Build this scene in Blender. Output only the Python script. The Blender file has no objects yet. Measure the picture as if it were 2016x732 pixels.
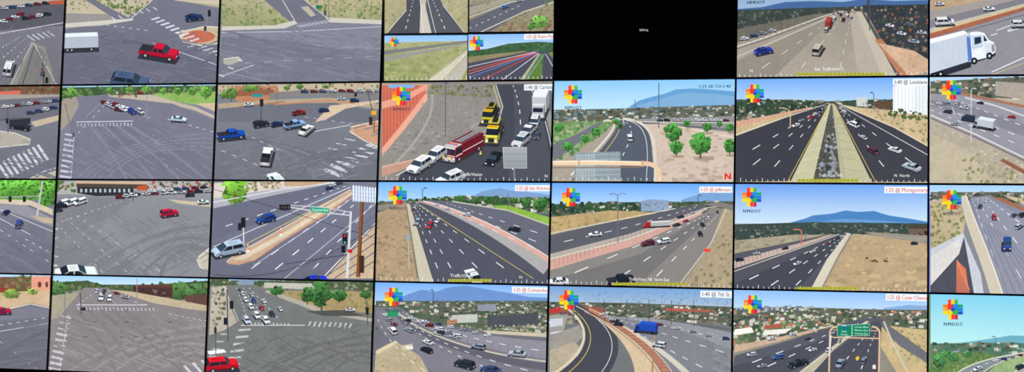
import bpy, math, random, bmesh
import numpy as np
from mathutils import Matrix
random.seed(7)
# ---------------------------------------------------------------- wall grid and camera (metres)
A=1.2144; B=0.6852; ZT=4.0
CAM=np.array([7.00893,-10.07853,-2.24223+ZT]); YAW,PIT,ROL,F=0.23571,0.08131,0.02541,3052.16
def rx(a): c,s=math.cos(a),math.sin(a); return np.array([[1,0,0],[0,c,-s],[0,s,c]])
def rz(a): c,s=math.cos(a),math.sin(a); return np.array([[c,-s,0],[s,c,0],[0,0,1]])
R=rz(YAW)@rx(math.pi/2+PIT)@rz(ROL)
Rl=[[float(v) for v in r] for r in R]; CX,CY,CZ=[float(v) for v in CAM]
def px(X,Z,Y=0.0):
    d=(X-CX,Y-CY,Z-CZ)
    q=[Rl[0][k]*d[0]+Rl[1][k]*d[1]+Rl[2][k]*d[2] for k in range(3)]
    return (1008+F*q[0]/-q[2],366-F*q[1]/-q[2])
def bp(u,v,Y):
    a=(u-1008)/F; b=-(v-366)/F
    d=[Rl[k][0]*a+Rl[k][1]*b-Rl[k][2] for k in range(3)]
    t=(Y-CY)/d[1]
    return (CX+t*d[0],Y,CZ+t*d[2])
# ---------------------------------------------------------------- materials
def newmat(n):
    m=bpy.data.materials.new(n); m.use_nodes=True; return m,m.node_tree,m.node_tree.nodes['Principled BSDF']
def make_screen():
    m,nt,b=newmat('lit_screen')
    at=nt.nodes.new('ShaderNodeAttribute'); at.attribute_name='Col'
    tc=nt.nodes.new('ShaderNodeNewGeometry')
    ns=[]
    for sc_,de in ((150,2),(38,3),(7,4)):
        n1=nt.nodes.new('ShaderNodeTexNoise'); n1.inputs['Scale'].default_value=sc_; n1.inputs['Detail'].default_value=de
        nt.links.new(tc.outputs['Position'],n1.inputs['Vector']); ns.append(n1)
    def mth(op,a,bv):
        x=nt.nodes.new('ShaderNodeMath'); x.operation=op
        for k,s in enumerate((a,bv)):
            if isinstance(s,(int,float)): x.inputs[k].default_value=s
            else: nt.links.new(s,x.inputs[k])
        return x.outputs[0]
    a=mth('MULTIPLY',mth('SUBTRACT',ns[0].outputs['Fac'],0.5),3.6)
    c=mth('MULTIPLY',mth('SUBTRACT',ns[1].outputs['Fac'],0.5),2.8)
    e=mth('MULTIPLY',mth('SUBTRACT',ns[2].outputs['Fac'],0.5),3.0)
    s=mth('ADD',mth('MULTIPLY',mth('ADD',mth('ADD',a,c),e),at.outputs['Alpha']),1.0)
    s=mth('MAXIMUM',s,0.05)
    vm=nt.nodes.new('ShaderNodeVectorMath'); vm.operation='SCALE'
    nt.links.new(at.outputs['Color'],vm.inputs[0]); nt.links.new(s,vm.inputs['Scale'])
    b.inputs['Base Color'].default_value=(0.004,0.004,0.004,1); b.inputs['Roughness'].default_value=0.6
    b.inputs['Specular IOR Level'].default_value=0.1
    nt.links.new(vm.outputs[0],b.inputs['Emission Color']); b.inputs['Emission Strength'].default_value=1.04
    try: m.cycles.emission_sampling='NONE'
    except Exception: pass
    return m
def make_plain(n,col,r):
    m,nt,b=newmat(n)
    no=nt.nodes.new('ShaderNodeTexNoise'); no.inputs['Scale'].default_value=60
    cr=nt.nodes.new('ShaderNodeValToRGB'); cr.color_ramp.elements[0].color=[c*.8 for c in col]+[1]; cr.color_ramp.elements[1].color=[c*1.2 for c in col]+[1]
    nt.links.new(no.outputs['Fac'],cr.inputs['Fac']); nt.links.new(cr.outputs['Color'],b.inputs['Base Color']); b.inputs['Roughness'].default_value=r
    return m
SCR=make_screen(); BEZ=make_plain('black_bezel_plastic',(0.006,0.006,0.008),.5); HOU=make_plain('housing_metal',(0.03,0.03,0.033),.5); WAL=make_plain('dark_wall_paint',(0.03,0.03,0.035),.9)
col0=bpy.context.scene.collection
def link(o,parent=None):
    col0.objects.link(o)
    if parent: o.parent=parent
    return o
# ---------------------------------------------------------------- picture drawing kit
_h={}; GAIN=1.0; LIFT=1.0; BASE='6b6b73'
def hx(h,a=.05):
    k=(h,a,GAIN,LIFT)
    if k not in _h:
        v=[min(1,int(h[i:i+2],16)/255*GAIN) for i in (0,2,4)]
        m=sum(v)/3; v=[max(0,min(1,m+(q-m)*1.12)) for q in v]
        v=[v[0]*(1-.04*LIFT)+.022*LIFT,v[1]*(1-.04*LIFT)+.028*LIFT,v[2]*(1-.04*LIFT)+.042*LIFT]  # hazy screen glow put into the colours as a bluish lift of the blacks
        _h[k]=tuple([(x/12.92 if x<=.04045 else ((x+.055)/1.055)**2.4) for x in v]+[a])
    return _h[k]
def mul(h,f):
    return ''.join('%02x'%max(0,min(255,int(int(h[i:i+2],16)*f))) for i in (0,2,4))
def mix(a,b,t): return ''.join('%02x'%int(int(a[i:i+2],16)*(1-t)+int(b[i:i+2],16)*t) for i in (0,2,4))
class S_: pass
C=S_(); C.t=None; C.clip=None; C.lev=0; C.parts=[]; C.stack=[]
def clipq(pts,cols,clip):
    n=len(clip)
    for i in range(n):
        ax,ay=clip[i]; bx,by=clip[(i+1)%n]
        def side(p): return (bx-ax)*(p[1]-ay)-(by-ay)*(p[0]-ax)
        op,oc=[],[]
        m=len(pts)
        if m<3: return [],[]
        sd=[side(p) for p in pts]
        if all(s>=0 for s in sd): continue
        for k in range(m):
            s0,s1=sd[k],sd[(k+1)%m]; p0,p1=pts[k],pts[(k+1)%m]; c0,c1=cols[k],cols[(k+1)%m]
            if s0>=0: op.append(p0); oc.append(c0)
            if (s0>=0)!=(s1>=0):
                t=s0/(s0-s1)
                op.append((p0[0]+t*(p1[0]-p0[0]),p0[1]+t*(p1[1]-p0[1]))); oc.append(tuple(c0[q]+t*(c1[q]-c0[q]) for q in range(4)))
        pts,cols=op,oc
    return pts,cols
def emit(pts,cols,up=True):
    if up: C.lev+=1
    pts,cols=clipq(list(pts),list(cols),C.clip)
    if len(pts)>=3: C.t.append((pts,cols,C.lev))
def xy(s):
    if isinstance(s,str): s=[float(v) for v in s.replace(',',' ').split()]
    return [(s[i],s[i+1]) for i in range(0,len(s),2)]
def P(c,s,a=.05): p=xy(s); emit(p,[hx(c,a)]*len(p))
def G(c1,c2,y1,y2,s,a=.02):
    p=xy(s); A1,A2=hx(c1,a),hx(c2,a)
    cs=[]
    for q in p:
        t=max(0,min(1,(q[1]-y1)/(y2-y1))); cs.append(tuple(A1[k]*(1-t)+A2[k]*t for k in range(4)))
    emit(p,cs)
def L(c,w,s,w2=None,a=.05,up=True):
    p=xy(s) if isinstance(s,str) else s
    n=len(p); w2=w if w2 is None else w2
    if up: C.lev+=1
    lo,ro=[],[]
    for i,q in enumerate(p):
        a0=p[max(0,i-1)]; b0=p[min(n-1,i+1)]
        dx,dy=b0[0]-a0[0],b0[1]-a0[1]; l=math.hypot(dx,dy) or 1
        ww=(w+(w2-w)*i/(n-1))/2
        lo.append((q[0]-dy/l*ww,q[1]+dx/l*ww)); ro.append((q[0]+dy/l*ww,q[1]-dx/l*ww))
    for i in range(n-1):
        emit([lo[i],lo[i+1],ro[i+1],ro[i]],[hx(c,a)]*4,False)
def bz(s,n=14):
    p=xy(s); o=[]
    for i in range(n+1):
        t=i/n
        if len(p)==3: o.append(tuple((1-t)**2*p[0][k]+2*t*(1-t)*p[1][k]+t*t*p[2][k] for k in (0,1)))
        else: o.append(tuple((1-t)**3*p[0][k]+3*t*(1-t)**2*p[1][k]+3*t*t*(1-t)*p[2][k]+t**3*p[3][k] for k in (0,1)))
    return o
def BZ(c,w,s,w2=None,a=.05): L(c,w,bz(s),w2,a)
def BS(c,w,s,w2=None): L(mix(c,BASE,.78),w*2.0,bz(s),w2,.08)     # faint tyre sweep on asphalt
def strip(c,s1,s2,a=.05,n=16):
    p=bz(s1,n); q=bz(s2,n); C.lev+=1
    for i in range(n): emit([p[i],p[i+1],q[i+1],q[i]],[hx(c,a)]*4,False)
def D(c,w,s,n,w2=None,r=1.0,duty=.4):
    w2=w if w2 is None else w2
    p=xy(s) if isinstance(s,str) else s
    seg=[r**i for i in range(n)]; tot=sum(seg); t=0; C.lev+=1
    ln=[0]
    for i in range(len(p)-1): ln.append(ln[-1]+math.hypot(p[i+1][0]-p[i][0],p[i+1][1]-p[i][1]))
    def at(t):
        d=t*ln[-1]
        for i in range(len(p)-1):
            if d<=ln[i+1] or i==len(p)-2:
                k=(d-ln[i])/(ln[i+1]-ln[i] or 1); return (p[i][0]+k*(p[i+1][0]-p[i][0]),p[i][1]+k*(p[i+1][1]-p[i][1]))
    for s_ in seg:
        a,b=t/tot,(t+s_*duty)/tot
        L(c,w+(w2-w)*a,[at(a),at(b)],w+(w2-w)*b,up=False); t+=s_
def inside(p,x,y):
    r=False
    for i in range(len(p)):
        x1,y1=p[i]; x2,y2=p[i-1]
        if (y1>y)!=(y2>y) and x<(x2-x1)*(y-y1)/(y2-y1)+x1: r=not r
    return r
def avg(cs):
    return ''.join('%02x'%int(sum(int(c[i:i+2],16) for c in cs)/len(cs)) for i in (0,2,4))
def S(s,n,cs,s1,s2=None,asp=1.0,ang=0,a=.1,k=6,jit=.5,t=None):
    """irregular flecks (shrubs, stones, roofs, stains) inside an outline, sizes from s1 (top) to s2 (bottom)"""
    p=xy(s); s2=s1 if s2 is None else s2; cs=cs.split() if isinstance(cs,str) else cs
    if asp>=10: cs=[mix(c,BASE,.76) for c in cs]; s1*=1.3; s2*=1.3
    else:
        t=(.38 if k==6 else .12) if t is None else t
        m_=avg(cs); cs=[mix(c,m_,t) for c in cs]
    x0,x1=min(q[0] for q in p),max(q[0] for q in p); y0,y1=min(q[1] for q in p),max(q[1] for q in p)
    it=[]
    for _ in range(n*6):
        x,y=random.uniform(x0,x1),random.uniform(y0,y1)
        if inside(p,x,y): it.append((y,x))
        if len(it)>=n: break
    it.sort(); ca,sa=math.cos(math.radians(ang)),math.sin(math.radians(ang)); base=C.lev
    for j,(y,x) in enumerate(it):
        t=(y-y0)/(y1-y0+1e-6); r=(s1+(s2-s1)*t)*random.uniform(1-jit,1+jit)/2; q=[]
        o=random.random()*6 if k>4 else math.pi/4
        for m in range(k):
            f=random.uniform(.75,1.2) if k>4 else 1.3; th=o+m*2*math.pi/k; u,v=r*f*math.cos(th)*asp,r*f*math.sin(th)
            q.append((x+u*ca+v*sa,y-u*sa+v*ca))
        C.lev=base+1+j%4
        emit(q,[hx(random.choice(cs),a)]*k,False)
    C.lev=base+4
def E(c,x,y,a,b,n=10,al=.05): emit([(x+a*math.cos(2*math.pi*i/n),y+b*math.sin(2*math.pi*i/n)) for i in range(n)],[hx(c,al)]*n)
def BX(c,x,y,w,h,a=.03): P(c,[x-w/2,y-h/2,x+w/2,y-h/2,x+w/2,y+h/2,x-w/2,y+h/2],a)
def T(x,y,w,h,c='45703a',tr=True,sh=None):
    if sh: E(sh,x+w*.18,y,w*.5,h*.09,12,.1)  # tree's cast shadow painted on the ground as a flat ellipse
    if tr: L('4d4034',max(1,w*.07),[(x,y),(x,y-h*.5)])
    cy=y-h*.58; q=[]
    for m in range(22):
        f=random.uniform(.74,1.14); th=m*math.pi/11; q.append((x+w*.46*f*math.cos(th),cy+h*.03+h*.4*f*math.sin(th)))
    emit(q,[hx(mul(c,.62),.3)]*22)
    n=int(16+w*1.4)
    for i in range(n):
        th=random.random()*6.28; rr=random.random()**.5
        u,v=math.cos(th)*rr*w*.48,math.sin(th)*rr*h*.41
        f=1.06-.5*(v/(h*.38)+u/(w*.42)*.4)*.5*random.uniform(.5,1.6)  # daylight painted into the leaves: lighter at upper left, darker low down
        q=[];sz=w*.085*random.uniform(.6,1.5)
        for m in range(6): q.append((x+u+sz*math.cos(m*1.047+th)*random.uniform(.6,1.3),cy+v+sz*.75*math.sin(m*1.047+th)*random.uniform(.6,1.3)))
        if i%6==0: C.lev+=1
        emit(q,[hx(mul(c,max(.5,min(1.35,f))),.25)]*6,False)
def XW(c,x1,y1,x2,y2,dx,dy,n,w1,w2=None):
    w2=w1 if w2 is None else w2; w1*=.86; w2*=.86; c=mix(c,BASE,.16); l=math.hypot(x2-x1,y2-y1); ux,uy=(x2-x1)/l,(y2-y1)/l; C.lev+=1
    for i in range(n):
        t=i/(n-1) if n>1 else 0; x,y=x1+(x2-x1)*t,y1+(y2-y1)*t; w=w1+(w2-w1)*t; m=w/w1
        emit([(x,y),(x+ux*w,y+uy*w),(x+ux*w+dx*m,y+uy*w+dy*m),(x+dx*m,y+dy*m)],[hx(c,.18)]*4,False)
_t={}
def glyphs(txt,sp):
    if (txt,sp) in _t: return _t[(txt,sp)]
    cu=bpy.data.curves.new('t','FONT'); cu.body=txt; cu.size=1; cu.resolution_u=2; cu.space_character=sp
    ob=bpy.data.objects.new('t',cu); col0.objects.link(ob)
    dg=bpy.context.evaluated_depsgraph_get(); dg.update(); me=ob.evaluated_get(dg).to_mesh()
    vs=[(v.co.x,v.co.y) for v in me.vertices]; ps=[tuple(p.vertices) for p in me.polygons]
    ob.evaluated_get(dg).to_mesh_clear(); bpy.data.objects.remove(ob); bpy.data.curves.remove(cu)
    _t[(txt,sp)]=(vs,ps); return vs,ps
def TX(txt,x,y,s,c,al='l',bold=0,sp=1.0,w=None):
    vs,ps=glyphs(txt,sp)
    X0,_,Z0=bp(x,y,0); p0=px(X0,Z0); p1=px(X0+.01,Z0); p2=px(X0,Z0+.01)
    e1=(p1[0]-p0[0],p1[1]-p0[1]); e2=(p2[0]-p0[0],p2[1]-p0[1]); l1=math.hypot(*e1); l2=math.hypot(*e2)
    e1=(e1[0]/l1,e1[1]/l1); e2=(e2[0]/l2,e2[1]/l2)
    wid=max(v[0] for v in vs); sx=s if w is None else w/wid
    off={'l':0,'r':-wid*sx,'c':-wid*sx/2}[al]
    offs=[(0,0)] if not bold else [(0,0),(bold,0)]
    for ox,oy in offs:
        C.lev+=1
        for f in ps:
            emit([(x+(vs[k][0]*sx+off+ox)*e1[0]+vs[k][1]*s*e2[0],y+(vs[k][0]*sx+off+ox)*e1[1]+vs[k][1]*s*e2[1]) for k in f],[hx(c,0)]*len(f),False)
def child(name,label=None):
    C.stack.append(C.t); C.t=[]; C.parts.append((name,label,C.t))
def end(): C.t=C.stack.pop()
def CAP(txt,x0,x1,y,h=12,c='c23a30',bg='eef2f6'):
    child('caption','white caption strip reading "%s"'%txt)
    X0,_,Z0=bp(x0,y,0); X1,_,Z1=bp(x0,y+h,0); X2=bp(x1,y,0)[0]
    q=[px(X0,Z0),px(X2,Z0),px(X2,Z1),px(X0,Z1)]
    emit(q,[hx(bg,.01)]*4)
    TX(txt,x0+3,y+h-2.6,h*.88,c,w=min(x1-x0-6,len(txt)*h*.5),bold=.2); end()
def LOGO(x,y,s=1.0,t=True):
    child('emblem','blocky cross emblem of red, yellow, green, blue and orange bars')
    u=s*1.04
    def arm(vert,sg,cs):
        for k,(d,c) in enumerate(zip((-6.1,0,6.1),cs)):
            e=9
            if vert: BX(c,x+d*u,y+sg*(9+e/2)*u,5.7*u,e*u,.01)
            else: BX(c,x+sg*(9+e/2)*u,y+d*u,e*u,5.7*u,.01)
    arm(True,-1,('e8402c','f4c42c','3fae4e')); arm(False,-1,('f07a28','f4a42c','f4d22c')); arm(False,1,('1f9a6a','2a7ad8','2a4cb0')); arm(True,1,('f4d22c','e8402c','c8283c'))
    BX('1c2a50',x,y,19*u,19*u); BX('e83a28',x-4.9*u,y-4.9*u,9*u,9*u); BX('2f86d8',x+4.9*u,y-4.9*u,9*u,9*u); BX('f2ca2c',x-4.9*u,y+4.9*u,9*u,9*u); BX('38a850',x+4.9*u,y+4.9*u,9*u,9*u)
    BX('2450b4',x,y,6.4*u,6.4*u)
    if t: TX('NMDOT',x-17*u,y+29*u,8.5*u,'222c3a',w=34*u,sp=1.25,bold=.5)
    end()
def TICKS(x1,y1,x2,y2,n=26,yx=None,txt=None,tx=None,nt=None):
    for i in range(n+1):
        t=i/n; x,y=x1+(x2-x1)*t,y1+(y2-y1)*t; h=4 if i%4 else 7
        L('e8e8e8',1.1,[(x,y),(x,y-h)],up=(i==0))
    if yx:
        yy=y1+(y2-y1)*((yx[0]+yx[1])/2-x1)/(x2-x1)
        BX('a8a83a',(yx[0]+yx[1])/2,yy-3,yx[1]-yx[0],5.5)
        for i in range(int((yx[1]-yx[0])/8)): L('5d6020',.9,[(yx[0]+4+i*8,yy-1),(yx[0]+4+i*8,yy-5)],up=(i==0))
    if txt: child('caption','pale caption lettering'); TX(txt,tx[0],tx[1],9,'f2f2e6',w=tx[2] if len(tx)>2 else None); end()
    if nt: child('compass_letter','pale compass lettering'); TX(nt[0],nt[1],nt[2],8,'f2f2e6'); end()
# ---- vehicles pictured in the feeds
PROF={'sedan':([(2.26,.32,.74),(2.34,.58,.84),(2.12,.8,.86),(1.05,.95,.85),(.25,1.4,.66),(-.95,1.43,.66),(-1.7,1.03,.8),(-2.2,.98,.8),(-2.33,.7,.82),(-2.26,.32,.78)],1.4,-1.38,.34),
'suv':([(2.34,.38,.8),(2.44,.78,.9),(2.2,1.04,.92),(1.2,1.15,.9),(.5,1.7,.72),(-1.95,1.74,.72),(-2.36,1.15,.88),(-2.44,.8,.9),(-2.36,.38,.86)],1.5,-1.45,.38),
'van':([(2.42,.34,.8),(2.54,.68,.88),(2.34,.95,.92),(1.7,1.14,.92),(.6,1.82,.76),(-2.1,1.86,.76),(-2.5,1.15,.9),(-2.54,.7,.9),(-2.44,.34,.86)],1.65,-1.5,.36),
'pickup':([(2.8,.46,.86),(2.9,.92,.95),(2.65,1.14,.96),(1.5,1.22,.95),(.8,1.84,.78),(-.6,1.87,.78),(-.9,1.2,.94),(-2.8,1.16,.96),(-2.9,.9,.95),(-2.82,.46,.92)],1.9,-1.8,.43)}
def V(kind,x,y,s,yaw,col='c8ccd2',pit=30,own=None,shd='303036',c2=None):
    ya=math.radians(yaw); ca,sa=math.cos(ya),math.sin(ya); sp,cp=math.sin(math.radians(pit)),math.cos(math.radians(pit))
    nm={'sedan':'car','suv':'car','van':'van','pickup':'pickup_truck','box':'box_truck','semi':'semi_truck','fire':'fire_truck','tow':'tow_truck','trailer':'trailer'}[kind]
    if own is None: own=s>6.0
    if own: child(nm+'_image',own if isinstance(own,str) else None)
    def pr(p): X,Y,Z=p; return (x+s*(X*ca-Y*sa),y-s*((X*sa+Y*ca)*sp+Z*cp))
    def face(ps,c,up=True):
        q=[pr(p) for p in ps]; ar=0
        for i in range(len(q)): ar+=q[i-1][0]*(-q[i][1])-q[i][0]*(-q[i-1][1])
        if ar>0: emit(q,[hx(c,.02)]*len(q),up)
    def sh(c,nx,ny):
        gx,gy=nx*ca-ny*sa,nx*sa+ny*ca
        return mul(c,.70+.2*(-.6*gx-.5*gy))  # light and shade painted into each vehicle face by its direction
    def box(x0,x1,w,z0,z1,f=0,b=0,si=0,c=col,side=None,top=None,front=None,back=None):
        side=side or c; front=front or side; back=back or side; top=top or c
        b_=[(x1,-w,z0),(x1,w,z0),(x0,w,z0),(x0,-w,z0)]; t_=[(x1-f,-w+si,z1),(x1-f,w-si,z1),(x0+b,w-si,z1),(x0+b,-w+si,z1)]
        C.lev+=1
        for i,(n_,cc) in enumerate((((1,0),front),((0,1),side),((-1,0),back),((0,-1),side))):
            j=(i+1)%4; face([b_[i],b_[j],t_[j],t_[i]],sh(cc,*n_),False)
        face(t_,mul(top,1.0),False)
    def sideq(xa,xb,za,zb,w,c,xs=0):
        face([(xb,w,za),(xa,w,za),(xa+xs,w,zb),(xb-xs,w,zb)],c); face([(xa,-w,za),(xb,-w,za),(xb-xs,-w,zb),(xa+xs,-w,zb)],c)
    def frq(X,ya_,yb_,za,zb,c): face([(X,ya_,za),(X,yb_,za),(X,yb_,zb),(X,ya_,zb)],c)
    def bkq(X,ya_,yb_,za,zb,c): face([(X,yb_,za),(X,ya_,za),(X,ya_,zb),(X,yb_,zb)],c)
    def topq(xa,xb,ya_,yb_,z,c): face([(xb,ya_,z),(xb,yb_,z),(xa,yb_,z),(xa,ya_,z)],c)
    def wheel(X,w,r=.34):
        for sg in (1,-1):
            face([(X+sg*-r*math.cos(2*math.pi*i/12),sg*(w+.02),r+r*math.sin(2*math.pi*i/12)) for i in range(12)],'17171a')
            if s>6: face([(X+sg*-r*.55*math.cos(2*math.pi*i/10),sg*(w+.03),r+r*.55*math.sin(2*math.pi*i/10)) for i in range(10)],'9a9ca0')
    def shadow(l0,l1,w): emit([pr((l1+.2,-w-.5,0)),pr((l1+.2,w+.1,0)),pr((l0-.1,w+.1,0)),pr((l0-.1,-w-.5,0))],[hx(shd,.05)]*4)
    gl='1c222b'; gf='34424f'
    if kind in PROF:
        pf,w1,w2,wr=PROF[kind]; n=len(pf); shadow(pf[-1][0],pf[0][0],.9)
        st=[]
        for i in range(n-1):
            a,b=pf[i],pf[i+1]; dx,dz=b[0]-a[0],b[1]-a[1]; l=math.hypot(dx,dz); nx,nz=dz/l,-dx/l
            f=.66+.36*max(0,nz)+.14*nx*(-.6*ca-.5*sa)  # painted shading: upward strips lighter, upright ones darker
            c=col
            if i==3: c=gf
            elif i==5: c=gl
            elif i==6 and kind=='pickup': c='2c2c30'
            st.append((a,b,mul(c,f),i))
        C.lev+=1
        for a,b,c,i in sorted(st,key=lambda q:-(q[0][0]+q[1][0])/2*sa):
            C.lev+=1
            face([(a[0],-a[2],a[1]),(a[0],a[2],a[1]),(b[0],b[2],b[1]),(b[0],-b[2],b[1])],c,False)
            if i==4 and s>6 and kind!='pickup': m_=lambda t:(a[0]+(b[0]-a[0])*t); z_=a[1]+.02; topq(m_(.8),m_(.2),-.45,.45,z_,mul(col,.9))
        for sg in (1,-1):
            low=[0]+list(range(n-1,5,-1))+[3,2,1]; cab=[3,6,5,4]
            def pl(ix,sh_=None):
                q=[(pf[k][0],sg*pf[k][2],pf[k][1]) for k in ix]
                if sh_:
                    cx=sum(v[0] for v in q)/len(q); cz=sum(v[2] for v in q)/len(q)
                    q=[(cx+(v[0]-cx)*sh_,v[1]*1.01,cz+(v[2]-cz)*sh_*.95) for v in q]
                return q if sg>0 else q[::-1]
            face(pl(low),sh(col,0,sg)); face(pl(cab),sh(col,0,sg)); face(pl(cab,.84),gl)
            if s>5:
                xm=-.35 if kind!='pickup' else .1
                q=[(xm+.08,sg*pf[3][2],pf[3][1]),(xm-.08,sg*pf[3][2],pf[3][1]),(xm-.08,sg*pf[4][2]*1.02,pf[4][1]),(xm+.08,sg*pf[4][2]*1.02,pf[4][1])]
                face(q if sg>0 else q[::-1],sh(col,0,sg))
                q=[(pf[0][0]-.2,sg*.9,pf[0][1]),(pf[-1][0]+.2,sg*.9,pf[0][1]),(pf[-1][0]+.2,sg*.93,pf[0][1]+.14),(pf[0][0]-.2,sg*.93,pf[0][1]+.14)]
                face(q if sg>0 else q[::-1],mul(col,.32))
        wheel(w1,.9,wr); wheel(w2,.9,wr)
        X=pf[1][0]+.01; z=pf[1][1]; frq(X,-.82,-.5,z-.08,z+.12,'f6f6f0'); frq(X,.5,.82,z-.08,z+.12,'f6f6f0'); frq(X,-.42,.42,z-.2,z+.06,'1a1a1e')
        X=pf[-2][0]-.01; z=pf[-2][1]; bkq(X,-.85,-.58,z,z+.22,'b82020'); bkq(X,.58,.85,z,z+.22,'b82020'); bkq(X,-.3,.3,z-.18,z-.02,'d8d8d0')
    else:
        c2=c2 or col; items=[]
        if kind=='box':
            def a1(): box(-4.2,1.6,1.2,.95,3.6,c=col); sideq(-4.1,1.5,.95,1.1,1.21,mul(col,.5))
            def a2(): box(1.6,3.7,1.05,.5,2.45,.6,.0,.1,c=c2); sideq(2.0,2.8,1.4,2.2,1.0,gl); frq(3.45,-.85,.85,1.45,2.2,gl); wheel(2.8,1.05,.5); frq(3.72,-.9,-.55,.8,1.05,'f6f6ee'); frq(3.72,.55,.9,.8,1.05,'f6f6ee')
            def a0(): box(-4.1,1.6,.8,.5,.95,c='3a3a3e'); wheel(-2.9,1.15,.5)
            sh_=(-4.3,3.7,1.2); items=[(-1.3,a0),(-1.3,a1),(2.6,a2)]
        elif kind=='trailer':
            def a1(): box(-4.2,4.2,1.25,1.0,3.9,c=col); [sideq(-4.1+i*.6,-4.04+i*.6,1.1,3.8,1.26,mul(col,.62)) for i in range(14)]
            def a0():
                box(-3.4,3.4,1.0,.5,1.0,c='3a3a3e')
                for X in (-3.2,-2.2,2.6): wheel(X,1.2,.5)
            sh_=(-4.3,4.3,1.3); items=[(0,a0),(0,a1)]
        elif kind=='semi':
            def a0():
                box(-12,1,.9,.6,1.1,c='3a3a3e')
                for X in (-11,-9.8,.2,-1): wheel(X,1.2,.52)
            def a1(): box(-12.5,1.2,1.28,1.1,4.0,c=col)
            def a2():
                box(1.8,6.4,1.15,.6,1.9,.3,0,.1,c=c2); wheel(5.3,1.15,.52); wheel(2.2,1.15,.52)
                box(1.8,4.8,1.15,1.9,3.7,.7,.1,.15,c=c2); sideq(3.5,4.3,2.0,2.9,1.12,gl); frq(4.6,-.95,.95,2.1,3.0,gl); frq(6.35,-.5,.5,.8,1.7,'8a8c90')
            sh_=(-12.5,6.4,1.4); items=[(-5,a0),(-5,a1),(4,a2)]
        elif kind=='fire':
            def a1(): 
                box(-5,2.4,1.25,.5,3.0,c=col); sideq(-4.9,2.3,1.5,1.66,1.27,'d8d4cc')
                for X in (-4.4,-3.1,-1.8,-.4,.9): sideq(X,X+1.0,.8,1.45,1.28,mul(col,.62)); sideq(X+.05,X+1.0,1.8,2.6,1.29,mul(col,.7))
                topq(-4.8,2.0,-1.0,1.0,3.02,'5a4a4c'); wheel(-3.3,1.25,.55); topq(-4.8,1.8,-.45,-.3,3.1,'c4c4c0'); topq(-4.8,1.8,.3,.45,3.1,'c4c4c0')
                for i in range(12): topq(-4.6+i*.55,-4.45+i*.55,-.4,.4,3.08,'b8b8b4')
            def a2():
                box(2.4,4.9,1.25,.45,2.95,.12,0,.05,c=col,top='d4ccc4'); sideq(2.7,4.5,1.7,2.6,1.27,gl); wheel(3.6,1.25,.55); sideq(2.5,4.8,1.25,1.45,1.27,'d8d4cc')
                frq(4.82,-1.15,1.15,2.6,2.9,'e4ded6'); frq(4.86,-1.1,1.1,1.6,2.6,'242c36'); frq(4.9,-.05,.05,1.6,2.6,col); frq(4.92,-1.15,1.15,1.25,1.4,'e4ded6'); frq(4.93,-1.1,-.65,.7,1.05,'fffbe8'); frq(4.93,.65,1.1,.7,1.05,'fffbe8'); frq(4.93,-.5,.5,.6,1.1,'c8c8cc')
                box(4.9,5.4,1.2,.42,.62,c='c8c8cc'); box(3.6,4.1,1.0,2.98,3.25,c='d03030',side='c8d0e0')
            sh_=(-5,5.2,1.3); items=[(-1,a1),(3.6,a2)]
        elif kind=='tow':
            def a1():
                box(-4,1.5,1.2,.6,1.5,c=c2); wheel(-2.6,1.2,.5); box(-2.5,.9,.9,1.5,3.0,c=c2,top=mul(col,.8)); box(-1.8,.2,.5,3.0,3.5,.3,.3,.1,c='2a2a2c')
            def a2():
                box(1.5,5,1.15,.5,1.8,.2,0,.05,c=col); box(1.5,3.9,1.15,1.8,2.9,.5,.1,.1,c=col,side=gl,front='242c36'); wheel(4,1.15,.5)
                frq(4.92,-.55,.55,.7,1.6,'2a2a2c'); frq(4.92,-1.05,-.65,.8,1.2,'f8f6e8'); frq(4.92,.65,1.05,.8,1.2,'f8f6e8'); frq(5.02,-1.1,1.1,.5,.68,'2a2a2c'); box(2.2,2.8,.9,2.9,3.15,c='f0b020')
            sh_=(-4,5,1.3); items=[(-1,a1),(3,a2)]
        shadow(*sh_)
        items.sort(key=lambda q:-q[0]*sa if abs(sa)>.02 else 0)
        for _,f in items: f()
    if own: end()
def cars(lst):
    for q in lst: V(*q)
def QUEUE(x1,y1,x2,y2,n,s1,s2,yaw,cs='e4e6ea 2c2e34 9a9ea6 f0f0f0 7a2a2a 3c4c70 c8ccd0',pit=22):
    cs=cs.split()
    for i in range(n):
        t=i/max(1,n-1); V(random.choice(['sedan','suv','suv']),x1+(x2-x1)*t+random.uniform(-1.5,1.5),y1+(y2-y1)*t,s1+(s2-s1)*t,yaw+random.uniform(-8,8),random.choice(cs),pit,own=False)
CITYC='3f4a3a 59604a 8d8a80 c9c6bd 6d6a66 2f3a30 a89a86 495540 dedbd2 7c6a58 37432f'
def CITY(s,n,s1,s2,cs=CITYC,base='5c6052'):
    P(base,s,.15); S(s,n,cs,s1,s2,asp=1.7,k=4,a=.1)
def LAMP(x,y1,y2,arm,c='4a4e54',w=1.4):
    L(c,w,[(x,y1),(x,y2)]); L(c,w*.8,[(x,y2),(x+arm*.6,y2-3),(x+arm,y2-2)]); BX(c,x+arm,y2-1.5,5,1.6)
SCRUB='8a7a58 6f6a48 b8a888 a2946e 5c6240 c8bc9c'
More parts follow.
